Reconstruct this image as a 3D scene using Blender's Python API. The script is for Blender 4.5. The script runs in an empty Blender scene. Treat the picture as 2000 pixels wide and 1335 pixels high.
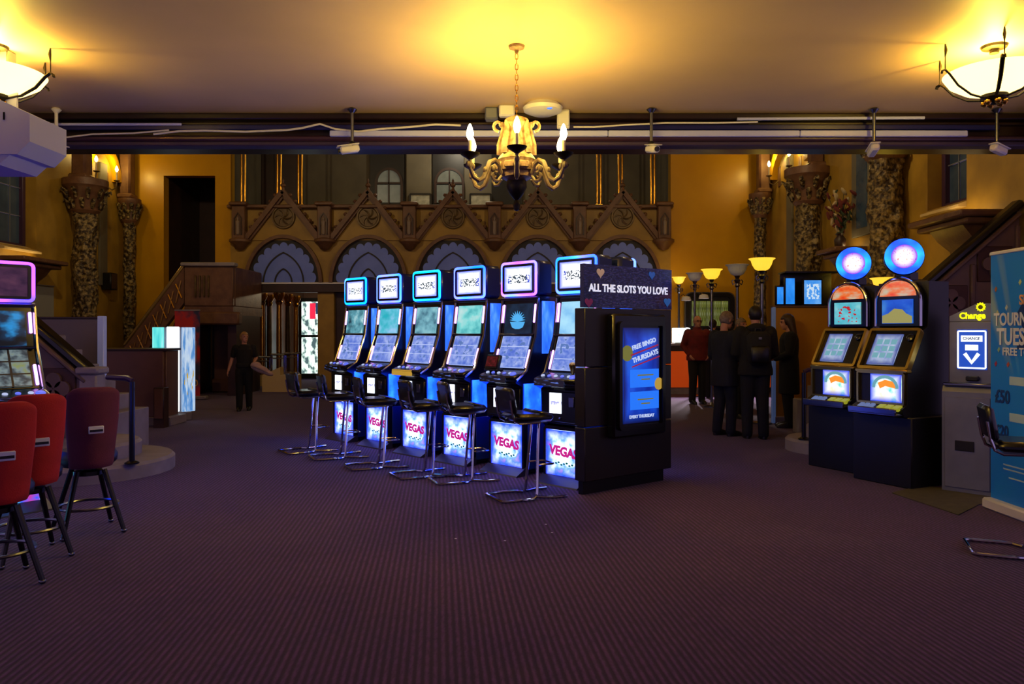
import bpy, bmesh, math, random
from mathutils import Vector, Matrix, Euler

random.seed(7)
SC = bpy.context.scene
COL = SC.collection
PI = math.pi
R = math.radians

# ------------------------------------------------------------------ camera
F = 1500.0          # focal length in pixels of the 2000 x 1335 frame
CZ = 1.5            # eye height
HY = 648.0          # pixel row of the horizon
cd = bpy.data.cameras.new('camera')
cam = bpy.data.objects.new('camera', cd)
COL.objects.link(cam)
cam.location = (0, 0, CZ)
cam.rotation_euler = (PI / 2, 0, 0)
cd.sensor_fit = 'HORIZONTAL'
cd.sensor_width = 36.0
cd.lens = 36.0 * F / 2000.0
cd.shift_y = -(667.5 - HY) / 2000.0
cd.clip_end = 200
SC.camera = cam

# ------------------------------------------------------------------ world, exposure
w = bpy.data.worlds.new('world'); SC.world = w
w.use_nodes = True
w.node_tree.nodes['Background'].inputs[0].default_value = (0.48, 0.33, 0.68, 1)
w.node_tree.nodes['Background'].inputs[1].default_value = 0.62
SC.view_settings.view_transform = 'Standard'
SC.view_settings.look = 'None'
SC.view_settings.gamma = 1.0
SC.view_settings.exposure = 0.0
SC.view_settings.use_curve_mapping = False
SC.cycles.max_bounces = 5
SC.cycles.diffuse_bounces = 3
SC.cycles.glossy_bounces = 3
SC.cycles.transmission_bounces = 2
SC.cycles.caustics_reflective = False
SC.cycles.caustics_refractive = False

CHAND_W = 21.0       # each chandelier bulb
BOWL_W = 85.0       # bulb in each ceiling bowl
HALL_W = 330.0      # each hall lantern above the frame
SCONCE_W = 14.0
def point_light(name, loc, power, color, radius=0.03, parent=None):
    l = bpy.data.lights.new(name, 'POINT')
    l.energy = power; l.color = color; l.shadow_soft_size = radius
    o = bpy.data.objects.new(name, l); COL.objects.link(o)
    o.location = loc
    if parent: o.parent = parent
    return o
WARM = (1.0, 0.66, 0.07)
WARM2 = (1.0, 0.66, 0.12)
HALLC = (1.0, 0.76, 0.42)

# ------------------------------------------------------------------ helpers
def P(x, y, Y):
    """world point at depth Y that the photo shows at pixel x, y"""
    return Vector(((x - 1000.0) * Y / F, Y, CZ - (y - HY) * Y / F))
def G(x, y):
    """floor point under pixel x, y"""
    Y = CZ * F / (y - HY)
    return Vector(((x - 1000.0) * Y / F, Y, 0.0))

def lin(h):
    h = h.lstrip('#')
    c = [int(h[i:i + 2], 16) / 255.0 for i in (0, 2, 4)]
    return tuple((v / 12.92 if v <= 0.04045 else ((v + 0.055) / 1.055) ** 2.4) for v in c) + (1.0,)

class MB:
    def __init__(s):
        s.v = []; s.f = []; s.uv = []; s.mi = []; s.cur = 0
    def add(s, verts, faces, uvs=None):
        n = len(s.v)
        s.v.extend([tuple(p) for p in verts])
        for i, f in enumerate(faces):
            s.f.append([n + k for k in f]); s.mi.append(s.cur)
            s.uv.append(uvs[i] if uvs else None)
        return s
    def box(s, c, d, rot=None, bev=0.0):
        hx, hy, hz = d[0] / 2, d[1] / 2, d[2] / 2
        if rot is None: m = Matrix.Identity(3)
        elif isinstance(rot, (tuple, list)): m = Euler(rot).to_matrix()
        else: m = rot
        c = Vector(c)
        if bev <= 0:
            vs = [(-hx,-hy,-hz),(hx,-hy,-hz),(hx,hy,-hz),(-hx,hy,-hz),(-hx,-hy,hz),(hx,-hy,hz),(hx,hy,hz),(-hx,hy,hz)]
            fs = [(0,1,5,4),(1,2,6,5),(2,3,7,6),(3,0,4,7),(4,5,6,7),(3,2,1,0)]
            q = [(0,0),(1,0),(1,1),(0,1)]
            s.add([c + m @ Vector(p) for p in vs], fs, [q] * 6)
            return s
        b = min(bev, hx * .95, hy * .95, hz * .95)
        vs = []; idx = {}
        for sx in (-1, 1):
            for sy in (-1, 1):
                for sz in (-1, 1):
                    for ax in range(3):
                        p = [sx * (hx - b), sy * (hy - b), sz * (hz - b)]
                        p[ax] = (sx * hx, sy * hy, sz * hz)[ax]
                        idx[(sx, sy, sz, ax)] = len(vs); vs.append(p)
        fs = []; uvs = []
        q = [(0,0),(1,0),(1,1),(0,1)]
        for ax in range(3):
            for sg in (-1, 1):
                o1, o2 = [(1, 2), (2, 0), (0, 1)][ax]
                f = []
                for (a, bb) in ((-1,-1),(1,-1),(1,1),(-1,1)):
                    k = [0, 0, 0]; k[ax] = sg; k[o1] = a; k[o2] = bb
                    f.append(idx[(k[0], k[1], k[2], ax)])
                if sg < 0: f.reverse()
                fs.append(f)
                if ax == 1 and sg < 0:   # front face: u along x, v along z
                    u = []
                    for i in f: u.append(((vs[i][0] + hx) / (2 * hx), (vs[i][2] + hz) / (2 * hz)))
                    uvs.append(u)
                else: uvs.append(q)
        for ax in range(3):              # edges parallel to ax
            o1, o2 = [(1, 2), (2, 0), (0, 1)][ax]
            for a in (-1, 1):
                for bb in (-1, 1):
                    k0 = [0,0,0]; k0[o1] = a; k0[o2] = bb
                    k1 = list(k0); k0[ax] = -1; k1[ax] = 1
                    f = [idx[(*k0, o1)], idx[(*k1, o1)], idx[(*k1, o2)], idx[(*k0, o2)]]
                    if a * bb > 0: f.reverse()
                    fs.append(f); uvs.append(q)
        for sx in (-1, 1):
            for sy in (-1, 1):
                for sz in (-1, 1):
                    f = [idx[(sx, sy, sz, 0)], idx[(sx, sy, sz, 1)], idx[(sx, sy, sz, 2)]]
                    if sx * sy * sz < 0: f.reverse()
                    fs.append(f); uvs.append([(0,0),(1,0),(1,1)])
        s.add([c + m @ Vector(p) for p in vs], fs, uvs)
        return s
    def tube(s, pts, r, seg=8, closed=False, flat=1.0):
        pts = [Vector(p) for p in pts]
        n = len(pts)
        rs = r if isinstance(r, (list, tuple)) else [r] * n
        tang = []
        for i in range(n):
            if closed: t = pts[(i + 1) % n] - pts[i - 1]
            elif i == 0: t = pts[1] - pts[0]
            elif i == n - 1: t = pts[-1] - pts[-2]
            else: t = (pts[i + 1] - pts[i]).normalized() + (pts[i] - pts[i - 1]).normalized()
            if t.length < 1e-9: t = Vector((0, 0, 1))
            tang.append(t.normalized())
        up = Vector((0, 0, 1)) if abs(tang[0].z) < 0.9 else Vector((0, 1, 0))
        u = tang[0].cross(up).normalized()
        vs = []
        for i in range(n):
            t = tang[i]
            u = (u - t * u.dot(t))
            if u.length < 1e-6: u = t.cross(Vector((1, 0, 0)))
            u.normalize()
            vv = t.cross(u)
            for k in range(seg):
                a = 2 * PI * k / seg
                vs.append(pts[i] + u * math.cos(a) * rs[i] + vv * math.sin(a) * rs[i] * flat)
        fs = []
        for i in range(n if closed else n - 1):
            j = (i + 1) % n
            for k in range(seg):
                l = (k + 1) % seg
                fs.append((i * seg + k, i * seg + l, j * seg + l, j * seg + k))
        if not closed:
            fs.append(tuple(range(seg))[::-1]); fs.append(tuple((n - 1) * seg + k for k in range(seg)))
        s.add(vs, fs)
        return s
    def lathe(s, prof, seg=24, c=(0, 0, 0), rot=None, a0=0.0, a1=2 * PI, sx=1.0, sy=1.0):
        m = Matrix.Identity(3) if rot is None else (Euler(rot).to_matrix() if isinstance(rot, (tuple, list)) else rot)
        c = Vector(c); vs = []; fs = []
        full = abs(a1 - a0 - 2 * PI) < 1e-6
        n = seg if full else seg + 1
        for (r, z) in prof:
            for k in range(n):
                a = a0 + (a1 - a0) * k / seg
                vs.append(c + m @ Vector((r * math.cos(a) * sx, r * math.sin(a) * sy, z)))
        for i in range(len(prof) - 1):
            for k in range(seg):
                l = (k + 1) % n
                fs.append((i * n + k, i * n + l, (i + 1) * n + l, (i + 1) * n + k))
        if full:
            if prof[0][0] > 1e-5: fs.append(tuple(range(n))[::-1])
            if prof[-1][0] > 1e-5: fs.append(tuple((len(prof) - 1) * n + k for k in range(n)))
        s.add(vs, fs)
        return s
    def prism(s, poly, y0, y1, plane='xz', c=(0, 0, 0), rot=None):
        """polygon in the xz (or yz, xy) plane, thick from y0 to y1 along the third axis"""
        m = Matrix.Identity(3) if rot is None else (Euler(rot).to_matrix() if isinstance(rot, (tuple, list)) else rot)
        c = Vector(c)
        area = sum(poly[i - 1][0] * poly[i][1] - poly[i][0] * poly[i - 1][1] for i in range(len(poly)))
        if area < 0: poly = poly[::-1]
        def mk(a, b, t):
            return {'xz': (a, t, b), 'yz': (t, a, b), 'xy': (a, b, t)}[plane]
        n = len(poly)
        xs = [p[0] for p in poly]; zs = [p[1] for p in poly]
        x0, x1_, z0, z1_ = min(xs), max(xs), min(zs), max(zs)
        uvp = [((p[0] - x0) / max(x1_ - x0, 1e-6), (p[1] - z0) / max(z1_ - z0, 1e-6)) for p in poly]
        vs = [c + m @ Vector(mk(p[0], p[1], y0)) for p in poly] + [c + m @ Vector(mk(p[0], p[1], y1)) for p in poly]
        fs = []; uvs = []
        fa = tuple(range(n)); fb = tuple(range(n, 2 * n))
        flip = (plane == 'xz')
        # xz plane: counter-clockwise in x,z faces -y
        if plane == 'xz':
            fs.append(fa); uvs.append(uvp); fs.append(fb[::-1]); uvs.append(uvp[::-1])
            for i in range(n):
                j = (i + 1) % n
                fs.append((i, i + n, j + n, j)); uvs.append([(0,0),(0,1),(1,1),(1,0)])
        else:
            fs.append(fa[::-1]); uvs.append(uvp[::-1]); fs.append(fb); uvs.append(uvp)
            for i in range(n):
                j = (i + 1) % n
                fs.append((i, j, j + n, i + n)); uvs.append([(0,0),(1,0),(1,1),(0,1)])
        s.add(vs, fs, uvs)
        return s
    def strip(s, pts, wd, y0, y1, closed=False, c=(0, 0, 0), rot=None):
        """a flat band of width wd that follows 2-D points in the xz plane, thick from y0 to y1"""
        m = Matrix.Identity(3) if rot is None else (Euler(rot).to_matrix() if isinstance(rot, (tuple, list)) else rot)
        c = Vector(c)
        n = len(pts); L = []; Rr = []
        for i in range(n):
            a = Vector(pts[i - 1] if (i > 0 or closed) else pts[i]); b = Vector(pts[(i + 1) % n] if (i < n - 1 or closed) else pts[i])
            t = (b - a)
            t = t.normalized() if t.length > 1e-9 else Vector((1, 0))
            nn = Vector((-t.y, t.x)) * wd / 2
            p = Vector(pts[i]); L.append(p + nn); Rr.append(p - nn)
        vs = []
        for i in range(n):
            for q, y in ((L[i], y0), (Rr[i], y0), (Rr[i], y1), (L[i], y1)):
                vs.append(c + m @ Vector((q.x, y, q.y)))
        fs = []
        for i in range(n if closed else n - 1):
            j = (i + 1) % n
            for k in range(4):
                l = (k + 1) % 4
                fs.append((i * 4 + k, j * 4 + k, j * 4 + l, i * 4 + l))
        if not closed:
            fs.append((3, 2, 1, 0)); e = (n - 1) * 4; fs.append((e, e + 1, e + 2, e + 3))
        s.add(vs, fs)
        return s
    def ball(s, c, r, seg=12, rings=8, rot=None):
        if not isinstance(r, (tuple, list)): r = (r, r, r)
        m = Matrix.Identity(3) if rot is None else Euler(rot).to_matrix()
        c = Vector(c); vs = [c + m @ Vector((0, 0, -r[2]))]; fs = []
        for i in range(1, rings):
            ph = -PI / 2 + PI * i / rings
            for k in range(seg):
                a = 2 * PI * k / seg
                vs.append(c + m @ Vector((r[0] * math.cos(ph) * math.cos(a), r[1] * math.cos(ph) * math.sin(a), r[2] * math.sin(ph))))
        vs.append(c + m @ Vector((0, 0, r[2])))
        for k in range(seg):
            fs.append((0, 1 + (k + 1) % seg, 1 + k))
        for i in range(rings - 2):
            for k in range(seg):
                l = (k + 1) % seg
                fs.append((1 + i * seg + k, 1 + i * seg + l, 1 + (i + 1) * seg + l, 1 + (i + 1) * seg + k))
        t = len(vs) - 1; b0 = 1 + (rings - 2) * seg
        for k in range(seg):
            fs.append((b0 + k, b0 + (k + 1) % seg, t))
        s.add(vs, fs)
        return s
    def mesh(s, name, mats, smooth=True, angle=40):
        me = bpy.data.meshes.new(name)
        me.from_pydata(s.v, [], s.f)
        if not isinstance(mats, (list, tuple)): mats = [mats]
        for m in mats: me.materials.append(m)
        uvl = me.uv_layers.new(name='UVMap')
        li = 0
        for pi, p in enumerate(me.polygons):
            p.material_index = s.mi[pi]; p.use_smooth = smooth
            u = s.uv[pi]
            if u:
                for k in range(len(u)): uvl.data[p.loop_start + k].uv = u[k]
        if smooth:
            me.set_sharp_from_angle(angle=R(angle))
        me.update()
        return me

def rrect(x0, x1, z0, z1, r, n=5):
    pts = []
    for (cx, cz, a) in ((x1 - r, z0 + r, -90), (x1 - r, z1 - r, 0), (x0 + r, z1 - r, 90), (x0 + r, z0 + r, 180)):
        for k in range(n + 1):
            t = R(a + 90 * k / n); pts.append((cx + r * math.cos(t), cz + r * math.sin(t)))
    return pts

def link(name, data, parent=None, loc=(0, 0, 0), rot=(0, 0, 0)):
    o = bpy.data.objects.new(name, data); COL.objects.link(o)
    o.location = loc; o.rotation_euler = rot
    if parent is not None: o.parent = parent
    return o
def ob(name, mb, mats, parent=None, loc=(0, 0, 0), rot=(0, 0, 0), smooth=True, angle=40, label=None):
    o = link(name, mb.mesh(name, mats, smooth, angle), parent, loc, rot)
    if label: o['label'] = label
    return o
def tag(o, label, cat, group=None):
    o['label'] = label; o['category'] = cat
    if group: o['group'] = group
    return o
def thing(name, label, cat, loc=(0, 0, 0), rz=0.0, group=None):
    o = bpy.data.objects.new(name, None); COL.objects.link(o)
    o.empty_display_size = 0.1
    o.location = loc; o.rotation_euler = (0, 0, rz)
    return tag(o, label, cat, group)
def struct(name, mb, mats, smooth=True, label=None):
    o = ob(name, mb, mats, smooth=smooth); o['kind'] = 'structure'
    if label: o['label'] = label
    return o
def dup(root, loc, rz, label=None, group=None, scale=None):
    def cp(o, par):
        c = o.copy(); COL.objects.link(c); c.parent = par
        for ch in list(o.children): cp(ch, c)
        return c
    r = cp(root, None)
    r.location = loc; r.rotation_euler = (0, 0, rz)
    if scale: r.scale = scale
    if label: r['label'] = label
    if group: r['group'] = group
    return r
def child(root, nm):
    return [c for c in root.children if c.name.split('.')[0] == nm]
def text(name, body, size, mat, parent, loc, rot=(PI / 2, 0, 0), ext=0.002, align='CENTER', bold=0.0, wx=1.0, shear=0.0):
    cu = bpy.data.curves.new(name, 'FONT')
    cu.body = body; cu.size = size; cu.extrude = ext; cu.align_x = align; cu.align_y = 'CENTER'
    cu.offset = bold; cu.resolution_u = 3; cu.shear = shear; cu.space_line = 0.9
    t = bpy.data.objects.new('tmp_text', cu); COL.objects.link(t)
    dg = bpy.context.evaluated_depsgraph_get()
    me = bpy.data.meshes.new_from_object(t.evaluated_get(dg))
    bpy.data.objects.remove(t)
    me.materials.clear(); me.materials.append(mat); me.name = name
    if wx != 1.0:
        for v in me.vertices: v.co.x *= wx
    o = link(name, me, parent, loc, rot)
    return o

# ------------------------------------------------------------------ materials
def nt(name):
    m = bpy.data.materials.new(name); m.use_nodes = True
    n = m.node_tree.nodes; b = n['Principled BSDF']
    return m, n, m.node_tree.links, b
def mat(name, col, rough=0.5, metal=0.0, col2=None, scale=6.0, detail=4.0, bump=0.0, bscale=None, spec=0.5, emit=None, es=0.0, lo=0.35, hi=0.65, trans=0.0, alpha=1.0, coat=0.0):
    m, n, l, b = nt(name)
    b.inputs['Base Color'].default_value = lin(col)
    b.inputs['Roughness'].default_value = rough
    b.inputs['Metallic'].default_value = metal
    b.inputs['Specular IOR Level'].default_value = spec
    b.inputs['Transmission Weight'].default_value = trans
    b.inputs['Alpha'].default_value = alpha
    b.inputs['Coat Weight'].default_value = coat
    if emit:
        b.inputs['Emission Color'].default_value = lin(emit); b.inputs['Emission Strength'].default_value = es
    tc = n.new('ShaderNodeTexCoord')
    if col2:
        nz = n.new('ShaderNodeTexNoise'); nz.inputs['Scale'].default_value = scale; nz.inputs['Detail'].default_value = detail
        l.new(tc.outputs['Object'], nz.inputs['Vector'])
        cr = n.new('ShaderNodeValToRGB')
        cr.color_ramp.elements[0].position = lo; cr.color_ramp.elements[0].color = lin(col)
        cr.color_ramp.elements[1].position = hi; cr.color_ramp.elements[1].color = lin(col2)
        l.new(nz.outputs['Fac'], cr.inputs['Fac']); l.new(cr.outputs['Color'], b.inputs['Base Color'])
    if bump > 0:
        nb = n.new('ShaderNodeTexNoise'); nb.inputs['Scale'].default_value = bscale or scale * 4; nb.inputs['Detail'].default_value = 3
        l.new(tc.outputs['Object'], nb.inputs['Vector'])
        bp = n.new('ShaderNodeBump'); bp.inputs['Strength'].default_value = bump; bp.inputs['Distance'].default_value = 0.01
        l.new(nb.outputs['Fac'], bp.inputs['Height']); l.new(bp.outputs['Normal'], b.inputs['Normal'])
    return m
def emis(name, col, s):
    m, n, l, b = nt(name)
    b.inputs['Base Color'].default_value = (0.02, 0.02, 0.02, 1)
    b.inputs['Emission Color'].default_value = lin(col); b.inputs['Emission Strength'].default_value = s
    return m
def screen(name, cols, scale=4.0, edge=None, ew=0.25, scrib=None, sband=(0.35, 0.65), sthr=0.54, sscale=22.0, grid=None, gcol='#203060', s=1.0, seed=0.0, stops=None, rnd=False):
    """a lit screen or backlit print: clouds of colours, a coloured rim, dark line work in a band, a grid of cells"""
    m, n, l, b = nt(name)
    b.inputs['Base Color'].default_value = (0.01, 0.01, 0.012, 1); b.inputs['Roughness'].default_value = 0.15
    tc = n.new('ShaderNodeTexCoord')
    mp = n.new('ShaderNodeMapping'); mp.inputs['Location'].default_value = (seed, seed * .7, seed * 1.3)
    l.new(tc.outputs['UV'], mp.inputs['Vector'])
    nz = n.new('ShaderNodeTexNoise'); nz.inputs['Scale'].default_value = scale; nz.inputs['Detail'].default_value = 3
    l.new(mp.outputs['Vector'], nz.inputs['Vector'])
    cr = n.new('ShaderNodeValToRGB'); e = cr.color_ramp.elements
    while len(e) < len(cols): e.new(0.5)
    for i, c in enumerate(cols):
        e[i].position = stops[i] if stops else 0.3 + 0.4 * i / max(1, len(cols) - 1); e[i].color = lin(c)
    l.new(nz.outputs['Fac'], cr.inputs['Fac'])
    cur = cr.outputs['Color']
    sep = n.new('ShaderNodeSeparateXYZ'); l.new(tc.outputs['UV'], sep.inputs[0])
    def mth(op, a, bb=None):
        k = n.new('ShaderNodeMath'); k.operation = op
        for i, v in enumerate((a, bb)):
            if v is None: continue
            if isinstance(v, (int, float)): k.inputs[i].default_value = v
            else: l.new(v, k.inputs[i])
        return k.outputs[0]
    def mixc(f, a, c):
        k = n.new('ShaderNodeMix'); k.data_type = 'RGBA'
        l.new(f, k.inputs['Factor']); l.new(a, k.inputs['A']); k.inputs['B'].default_value = lin(c)
        return k.outputs['Result']
    if grid:
        bt = n.new('ShaderNodeTexBrick'); bt.offset = 0.0
        bt.inputs['Scale'].default_value = 1.0; bt.inputs['Brick Width'].default_value = 1.0 / grid[0]; bt.inputs['Row Height'].default_value = 1.0 / grid[1]
        bt.inputs['Mortar Size'].default_value = grid[2]; bt.inputs['Mortar Smooth'].default_value = 0.1
        l.new(tc.outputs['UV'], bt.inputs['Vector'])
        cur = mixc(bt.outputs['Fac'], cur, gcol)
    if scrib:
        n2 = n.new('ShaderNodeTexNoise'); n2.inputs['Scale'].default_value = sscale; n2.inputs['Detail'].default_value = 1
        l.new(mp.outputs['Vector'], n2.inputs['Vector'])
        a = mth('GREATER_THAN', n2.outputs['Fac'], sthr)
        vb = mth('MULTIPLY', mth('GREATER_THAN', sep.outputs['Y'], sband[0]), mth('LESS_THAN', sep.outputs['Y'], sband[1]))
        ub = mth('MULTIPLY', mth('GREATER_THAN', sep.outputs['X'], 0.14), mth('LESS_THAN', sep.outputs['X'], 0.88))
        cur = mixc(mth('MULTIPLY', a, mth('MULTIPLY', vb, ub)), cur, scrib)
    if edge:
        dx = mth('ABSOLUTE', mth('SUBTRACT', sep.outputs['X'], 0.5)); dy = mth('ABSOLUTE', mth('SUBTRACT', sep.outputs['Y'], 0.5))
        d = mth('SQRT', mth('ADD', mth('MULTIPLY', dx, dx), mth('MULTIPLY', dy, dy))) if rnd else mth('MAXIMUM', dx, dy)
        mr = n.new('ShaderNodeMapRange'); mr.inputs['From Min'].default_value = 0.5 - ew; mr.inputs['From Max'].default_value = 0.5
        l.new(d, mr.inputs['Value'])
        cur = mixc(mr.outputs['Result'], cur, edge)
    l.new(cur, b.inputs['Emission Color']); b.inputs['Emission Strength'].default_value = s
    return m

M = {}
def carpet():
    m, n, l, b = nt('ribbed carpet')
    tc = n.new('ShaderNodeTexCoord'); mp = n.new('ShaderNodeMapping'); mp.inputs['Rotation'].default_value = (0, 0, R(-5.4))
    l.new(tc.outputs['Object'], mp.inputs['Vector'])
    wv = n.new('ShaderNodeTexWave'); wv.wave_type = 'BANDS'; wv.bands_direction = 'X'
    wv.inputs['Scale'].default_value = 8.7; wv.inputs['Distortion'].default_value = 0.5; wv.inputs['Detail'].default_value = 2; wv.inputs['Detail Scale'].default_value = 6
    l.new(mp.outputs['Vector'], wv.inputs['Vector'])
    mp2 = n.new('ShaderNodeMapping'); mp2.inputs['Scale'].default_value = (60, 14, 1); mp2.inputs['Rotation'].default_value = (0, 0, R(-5.4)); l.new(tc.outputs['Object'], mp2.inputs['Vector'])
    nz = n.new('ShaderNodeTexNoise'); nz.inputs['Scale'].default_value = 1.0; nz.inputs['Detail'].default_value = 2; l.new(mp2.outputs['Vector'], nz.inputs['Vector'])
    n3 = n.new('ShaderNodeTexNoise'); n3.inputs['Scale'].default_value = 0.8; n3.inputs['Detail'].default_value = 3; l.new(tc.outputs['Object'], n3.inputs['Vector'])
    mu = n.new('ShaderNodeMath'); mu.operation = 'MULTIPLY'; l.new(wv.outputs['Fac'], mu.inputs[0]); l.new(nz.outputs['Fac'], mu.inputs[1])
    cr = n.new('ShaderNodeValToRGB'); e = cr.color_ramp.elements
    e[0].position = 0.08; e[0].color = lin('#2c1738'); e[1].position = 0.62; e[1].color = lin('#603a78')
    l.new(mu.outputs[0], cr.inputs['Fac'])
    mx = n.new('ShaderNodeMix'); mx.data_type = 'RGBA'; mx.blend_type = 'MULTIPLY'; mx.inputs['Factor'].default_value = 0.5
    cr3 = n.new('ShaderNodeValToRGB'); cr3.color_ramp.elements[0].position = .3; cr3.color_ramp.elements[0].color = (.6, .55, .6, 1); cr3.color_ramp.elements[1].position = .7; cr3.color_ramp.elements[1].color = (1, 1, 1, 1)
    l.new(n3.outputs['Fac'], cr3.inputs['Fac'])
    l.new(cr.outputs['Color'], mx.inputs['A']); l.new(cr3.outputs['Color'], mx.inputs['B']); l.new(mx.outputs['Result'], b.inputs['Base Color'])
    b.inputs['Roughness'].default_value = 0.95; b.inputs['Specular IOR Level'].default_value = 0.15
    b.inputs['Sheen Weight'].default_value = 0.15
    bp = n.new('ShaderNodeBump'); bp.inputs['Strength'].default_value = 0.6; bp.inputs['Distance'].default_value = 0.006
    l.new(mu.outputs[0], bp.inputs['Height']); l.new(bp.outputs['Normal'], b.inputs['Normal'])
    return m
M['carpet'] = carpet()
M['ceil'] = mat('painted ceiling', '#c4aa92', 0.55, col2='#d0b49a', scale=0.8, bump=0.05, bscale=3)
M['yellow'] = mat('ochre plaster', '#b88606', 0.32, col2='#c29008', scale=1.2, bump=0.06, bscale=9)
M['ochre'] = mat('dull ochre plaster', '#a8842c', 0.5, col2='#8e6e24', scale=2.0, bump=0.1, bscale=14)
M['olive'] = mat('grey olive plaster', '#6b6450', 0.7, col2='#5d5746', scale=1.5)
M['darkbrown'] = mat('dark brown wood', '#2a1812', 0.45, col2='#38211a', scale=3, bump=0.1)
M['beam'] = mat('dark varnished beam', '#170b0b', 0.35, col2='#221012', scale=2, coat=0.1)
M['beam2'] = mat('varnished red brown moulding', '#3c2438', 0.35)  # red brown with the machines' blue reflection mixed into the colour
M['black'] = mat('black lacquer', '#0b0b0e', 0.25)
M['blackm'] = mat('black matt', '#040405', 0.45)
M['slotblack'] = mat('black cabinet plastic', '#0c0d18', 0.2, coat=0.3)
M['chrome'] = mat('chrome', '#c9ccd6', 0.12, 1.0)
M['chromed'] = mat('brushed dark chrome', '#7a7d8c', 0.28, 1.0)
M['brass'] = mat('polished brass', '#c8963a', 0.22, 1.0)
M['gold'] = mat('gilded frame', '#c7a64e', 0.28, 1.0)
M['steel'] = mat('grey painted steel', '#7d8296', 0.38, 0.35, col2='#6c7184', scale=3)
M['white'] = mat('white plastic', '#d8d8de', 0.4)
M['offwhite'] = mat('cream plaster', '#8e868c', 0.6, col2='#7a7278', scale=3)
M['greywood'] = mat('grey laminate', '#6c635f', 0.5)
M['brownpanel'] = mat('brown veneer panel', '#5e3c2a', 0.4, col2='#6c4832', scale=2)
M['tan'] = mat('tan painted board', '#c08a1c', 0.5, col2='#cc9624', scale=2)
M['carved'] = None
def carved():
    m, n, l, b = nt('carved gilt stone')
    tc = n.new('ShaderNodeTexCoord')
    vo = n.new('ShaderNodeTexVoronoi'); vo.inputs['Scale'].default_value = 9; l.new(tc.outputs['Object'], vo.inputs['Vector'])
    nz = n.new('ShaderNodeTexNoise'); nz.inputs['Scale'].default_value = 14; nz.inputs['Detail'].default_value = 5; l.new(tc.outputs['Object'], nz.inputs['Vector'])
    cr = n.new('ShaderNodeValToRGB'); e = cr.color_ramp.elements
    e[0].position = .42; e[0].color = lin('#33261a'); e[1].position = .62; e[1].color = lin('#94804f')
    l.new(nz.outputs['Fac'], cr.inputs['Fac']); l.new(cr.outputs['Color'], b.inputs['Base Color'])
    ad = n.new('ShaderNodeMath'); ad.operation = 'ADD'; l.new(vo.outputs['Distance'], ad.inputs[0]); l.new(nz.outputs['Fac'], ad.inputs[1])
    bp = n.new('ShaderNodeBump'); bp.inputs['Strength'].default_value = 1.0; bp.inputs['Distance'].default_value = 0.05
    l.new(ad.outputs[0], bp.inputs['Height']); l.new(bp.outputs['Normal'], b.inputs['Normal'])
    b.inputs['Roughness'].default_value = 0.4; b.inputs['Metallic'].default_value = 0.25
    return m
M['carved'] = carved()
M['carvebrown'] = mat('carved brown wood', '#5e3e2a', 0.5, col2='#725036', scale=5, bump=0.4, bscale=22)
M['roundel'] = mat('bronze roundel', '#55442a', 0.45, 0.3, col2='#6b5632', scale=8, bump=0.5, bscale=20)
M['fan'] = mat('slate blue painted fan', '#7088ec', 0.5, col2='#667ee0', scale=3)
M['fandark'] = mat('dark painted tympanum', '#1f1b1e', 0.6)
M['statue'] = mat('worn statue stone', '#8a7a6c', 0.6)
# ================================================================== the setting
CH = 3.8            # low ceiling
BY = 8.1            # depth of the beam
WB = 20.0           # back wall
XL, XR = -10.1, 6.6 # hall side walls
HH = 7.4            # hall ceiling

struct('floor', MB().box(((XL + XR) / 2, 11.5, -0.05), (XR - XL + .6, 31, 0.1)), M['carpet'], smooth=False, label='dark purple ribbed carpet floor')
struct('ceiling', MB().box((0, BY / 2 - 2, CH + 0.05), (11.4, BY + 4, 0.1)), M['ceil'], smooth=False, label='low tan painted ceiling over the near half')
hc = MB().box(((XL + XR) / 2, (BY + 26.5) / 2, HH + .05), (XR - XL + .6, 26.5 - BY, .1))
struct('ceiling_hall', hc, M['ochre'], smooth=False, label='high ochre ceiling of the rear hall')

M['soffit'] = mat('brown soffit tinted by blue light', '#34264c', .6)  # purple is the machines' blue reflection, put into the base colour
# ---- beam that ends the low ceiling
b = struct('trim_1', MB().box((-1.75, BY + .2, 3.63), (17.2, .36, .34)), M['beam'], label='dark varnished beam across the hall')
ob('cornice', MB().box((-1.75, BY - .02, 3.755), (17.2, .10, .07), bev=.015).box((-1.75, BY + .0, 3.69), (17.2, .05, .04), bev=.01), M['beam'], b)
ob('lower_rail', MB().box((-1.75, BY + .0, 3.53), (17.2, .12, .06), bev=.02), M['beam2'], b)
ob('soffit_moulding', MB().box((-1.75, BY + .03, 3.475), (17.2, .16, .05), bev=.012), M['soffit'], b)
# wall above the beam on the hall side
struct('wall_beam', MB().box((-1.75, BY + .3, (CH + HH) / 2), (17.2, .2, HH - CH)), M['ochre'], smooth=False, label='ochre wall rising above the beam on its hall side')
# side drops of the low ceiling
struct('trim_2', MB().box((-5.75, 3.0, 3.62), (.7, 10.0, .44), bev=.05), M['beam'], label='dark boxed beam along the left edge of the low ceiling')
struct('trim_3', MB().box((5.75, 3.0, 3.62), (.7, 10.0, .44), bev=.05), M['beam'], label='dark boxed beam along the right edge of the low ceiling')

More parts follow.
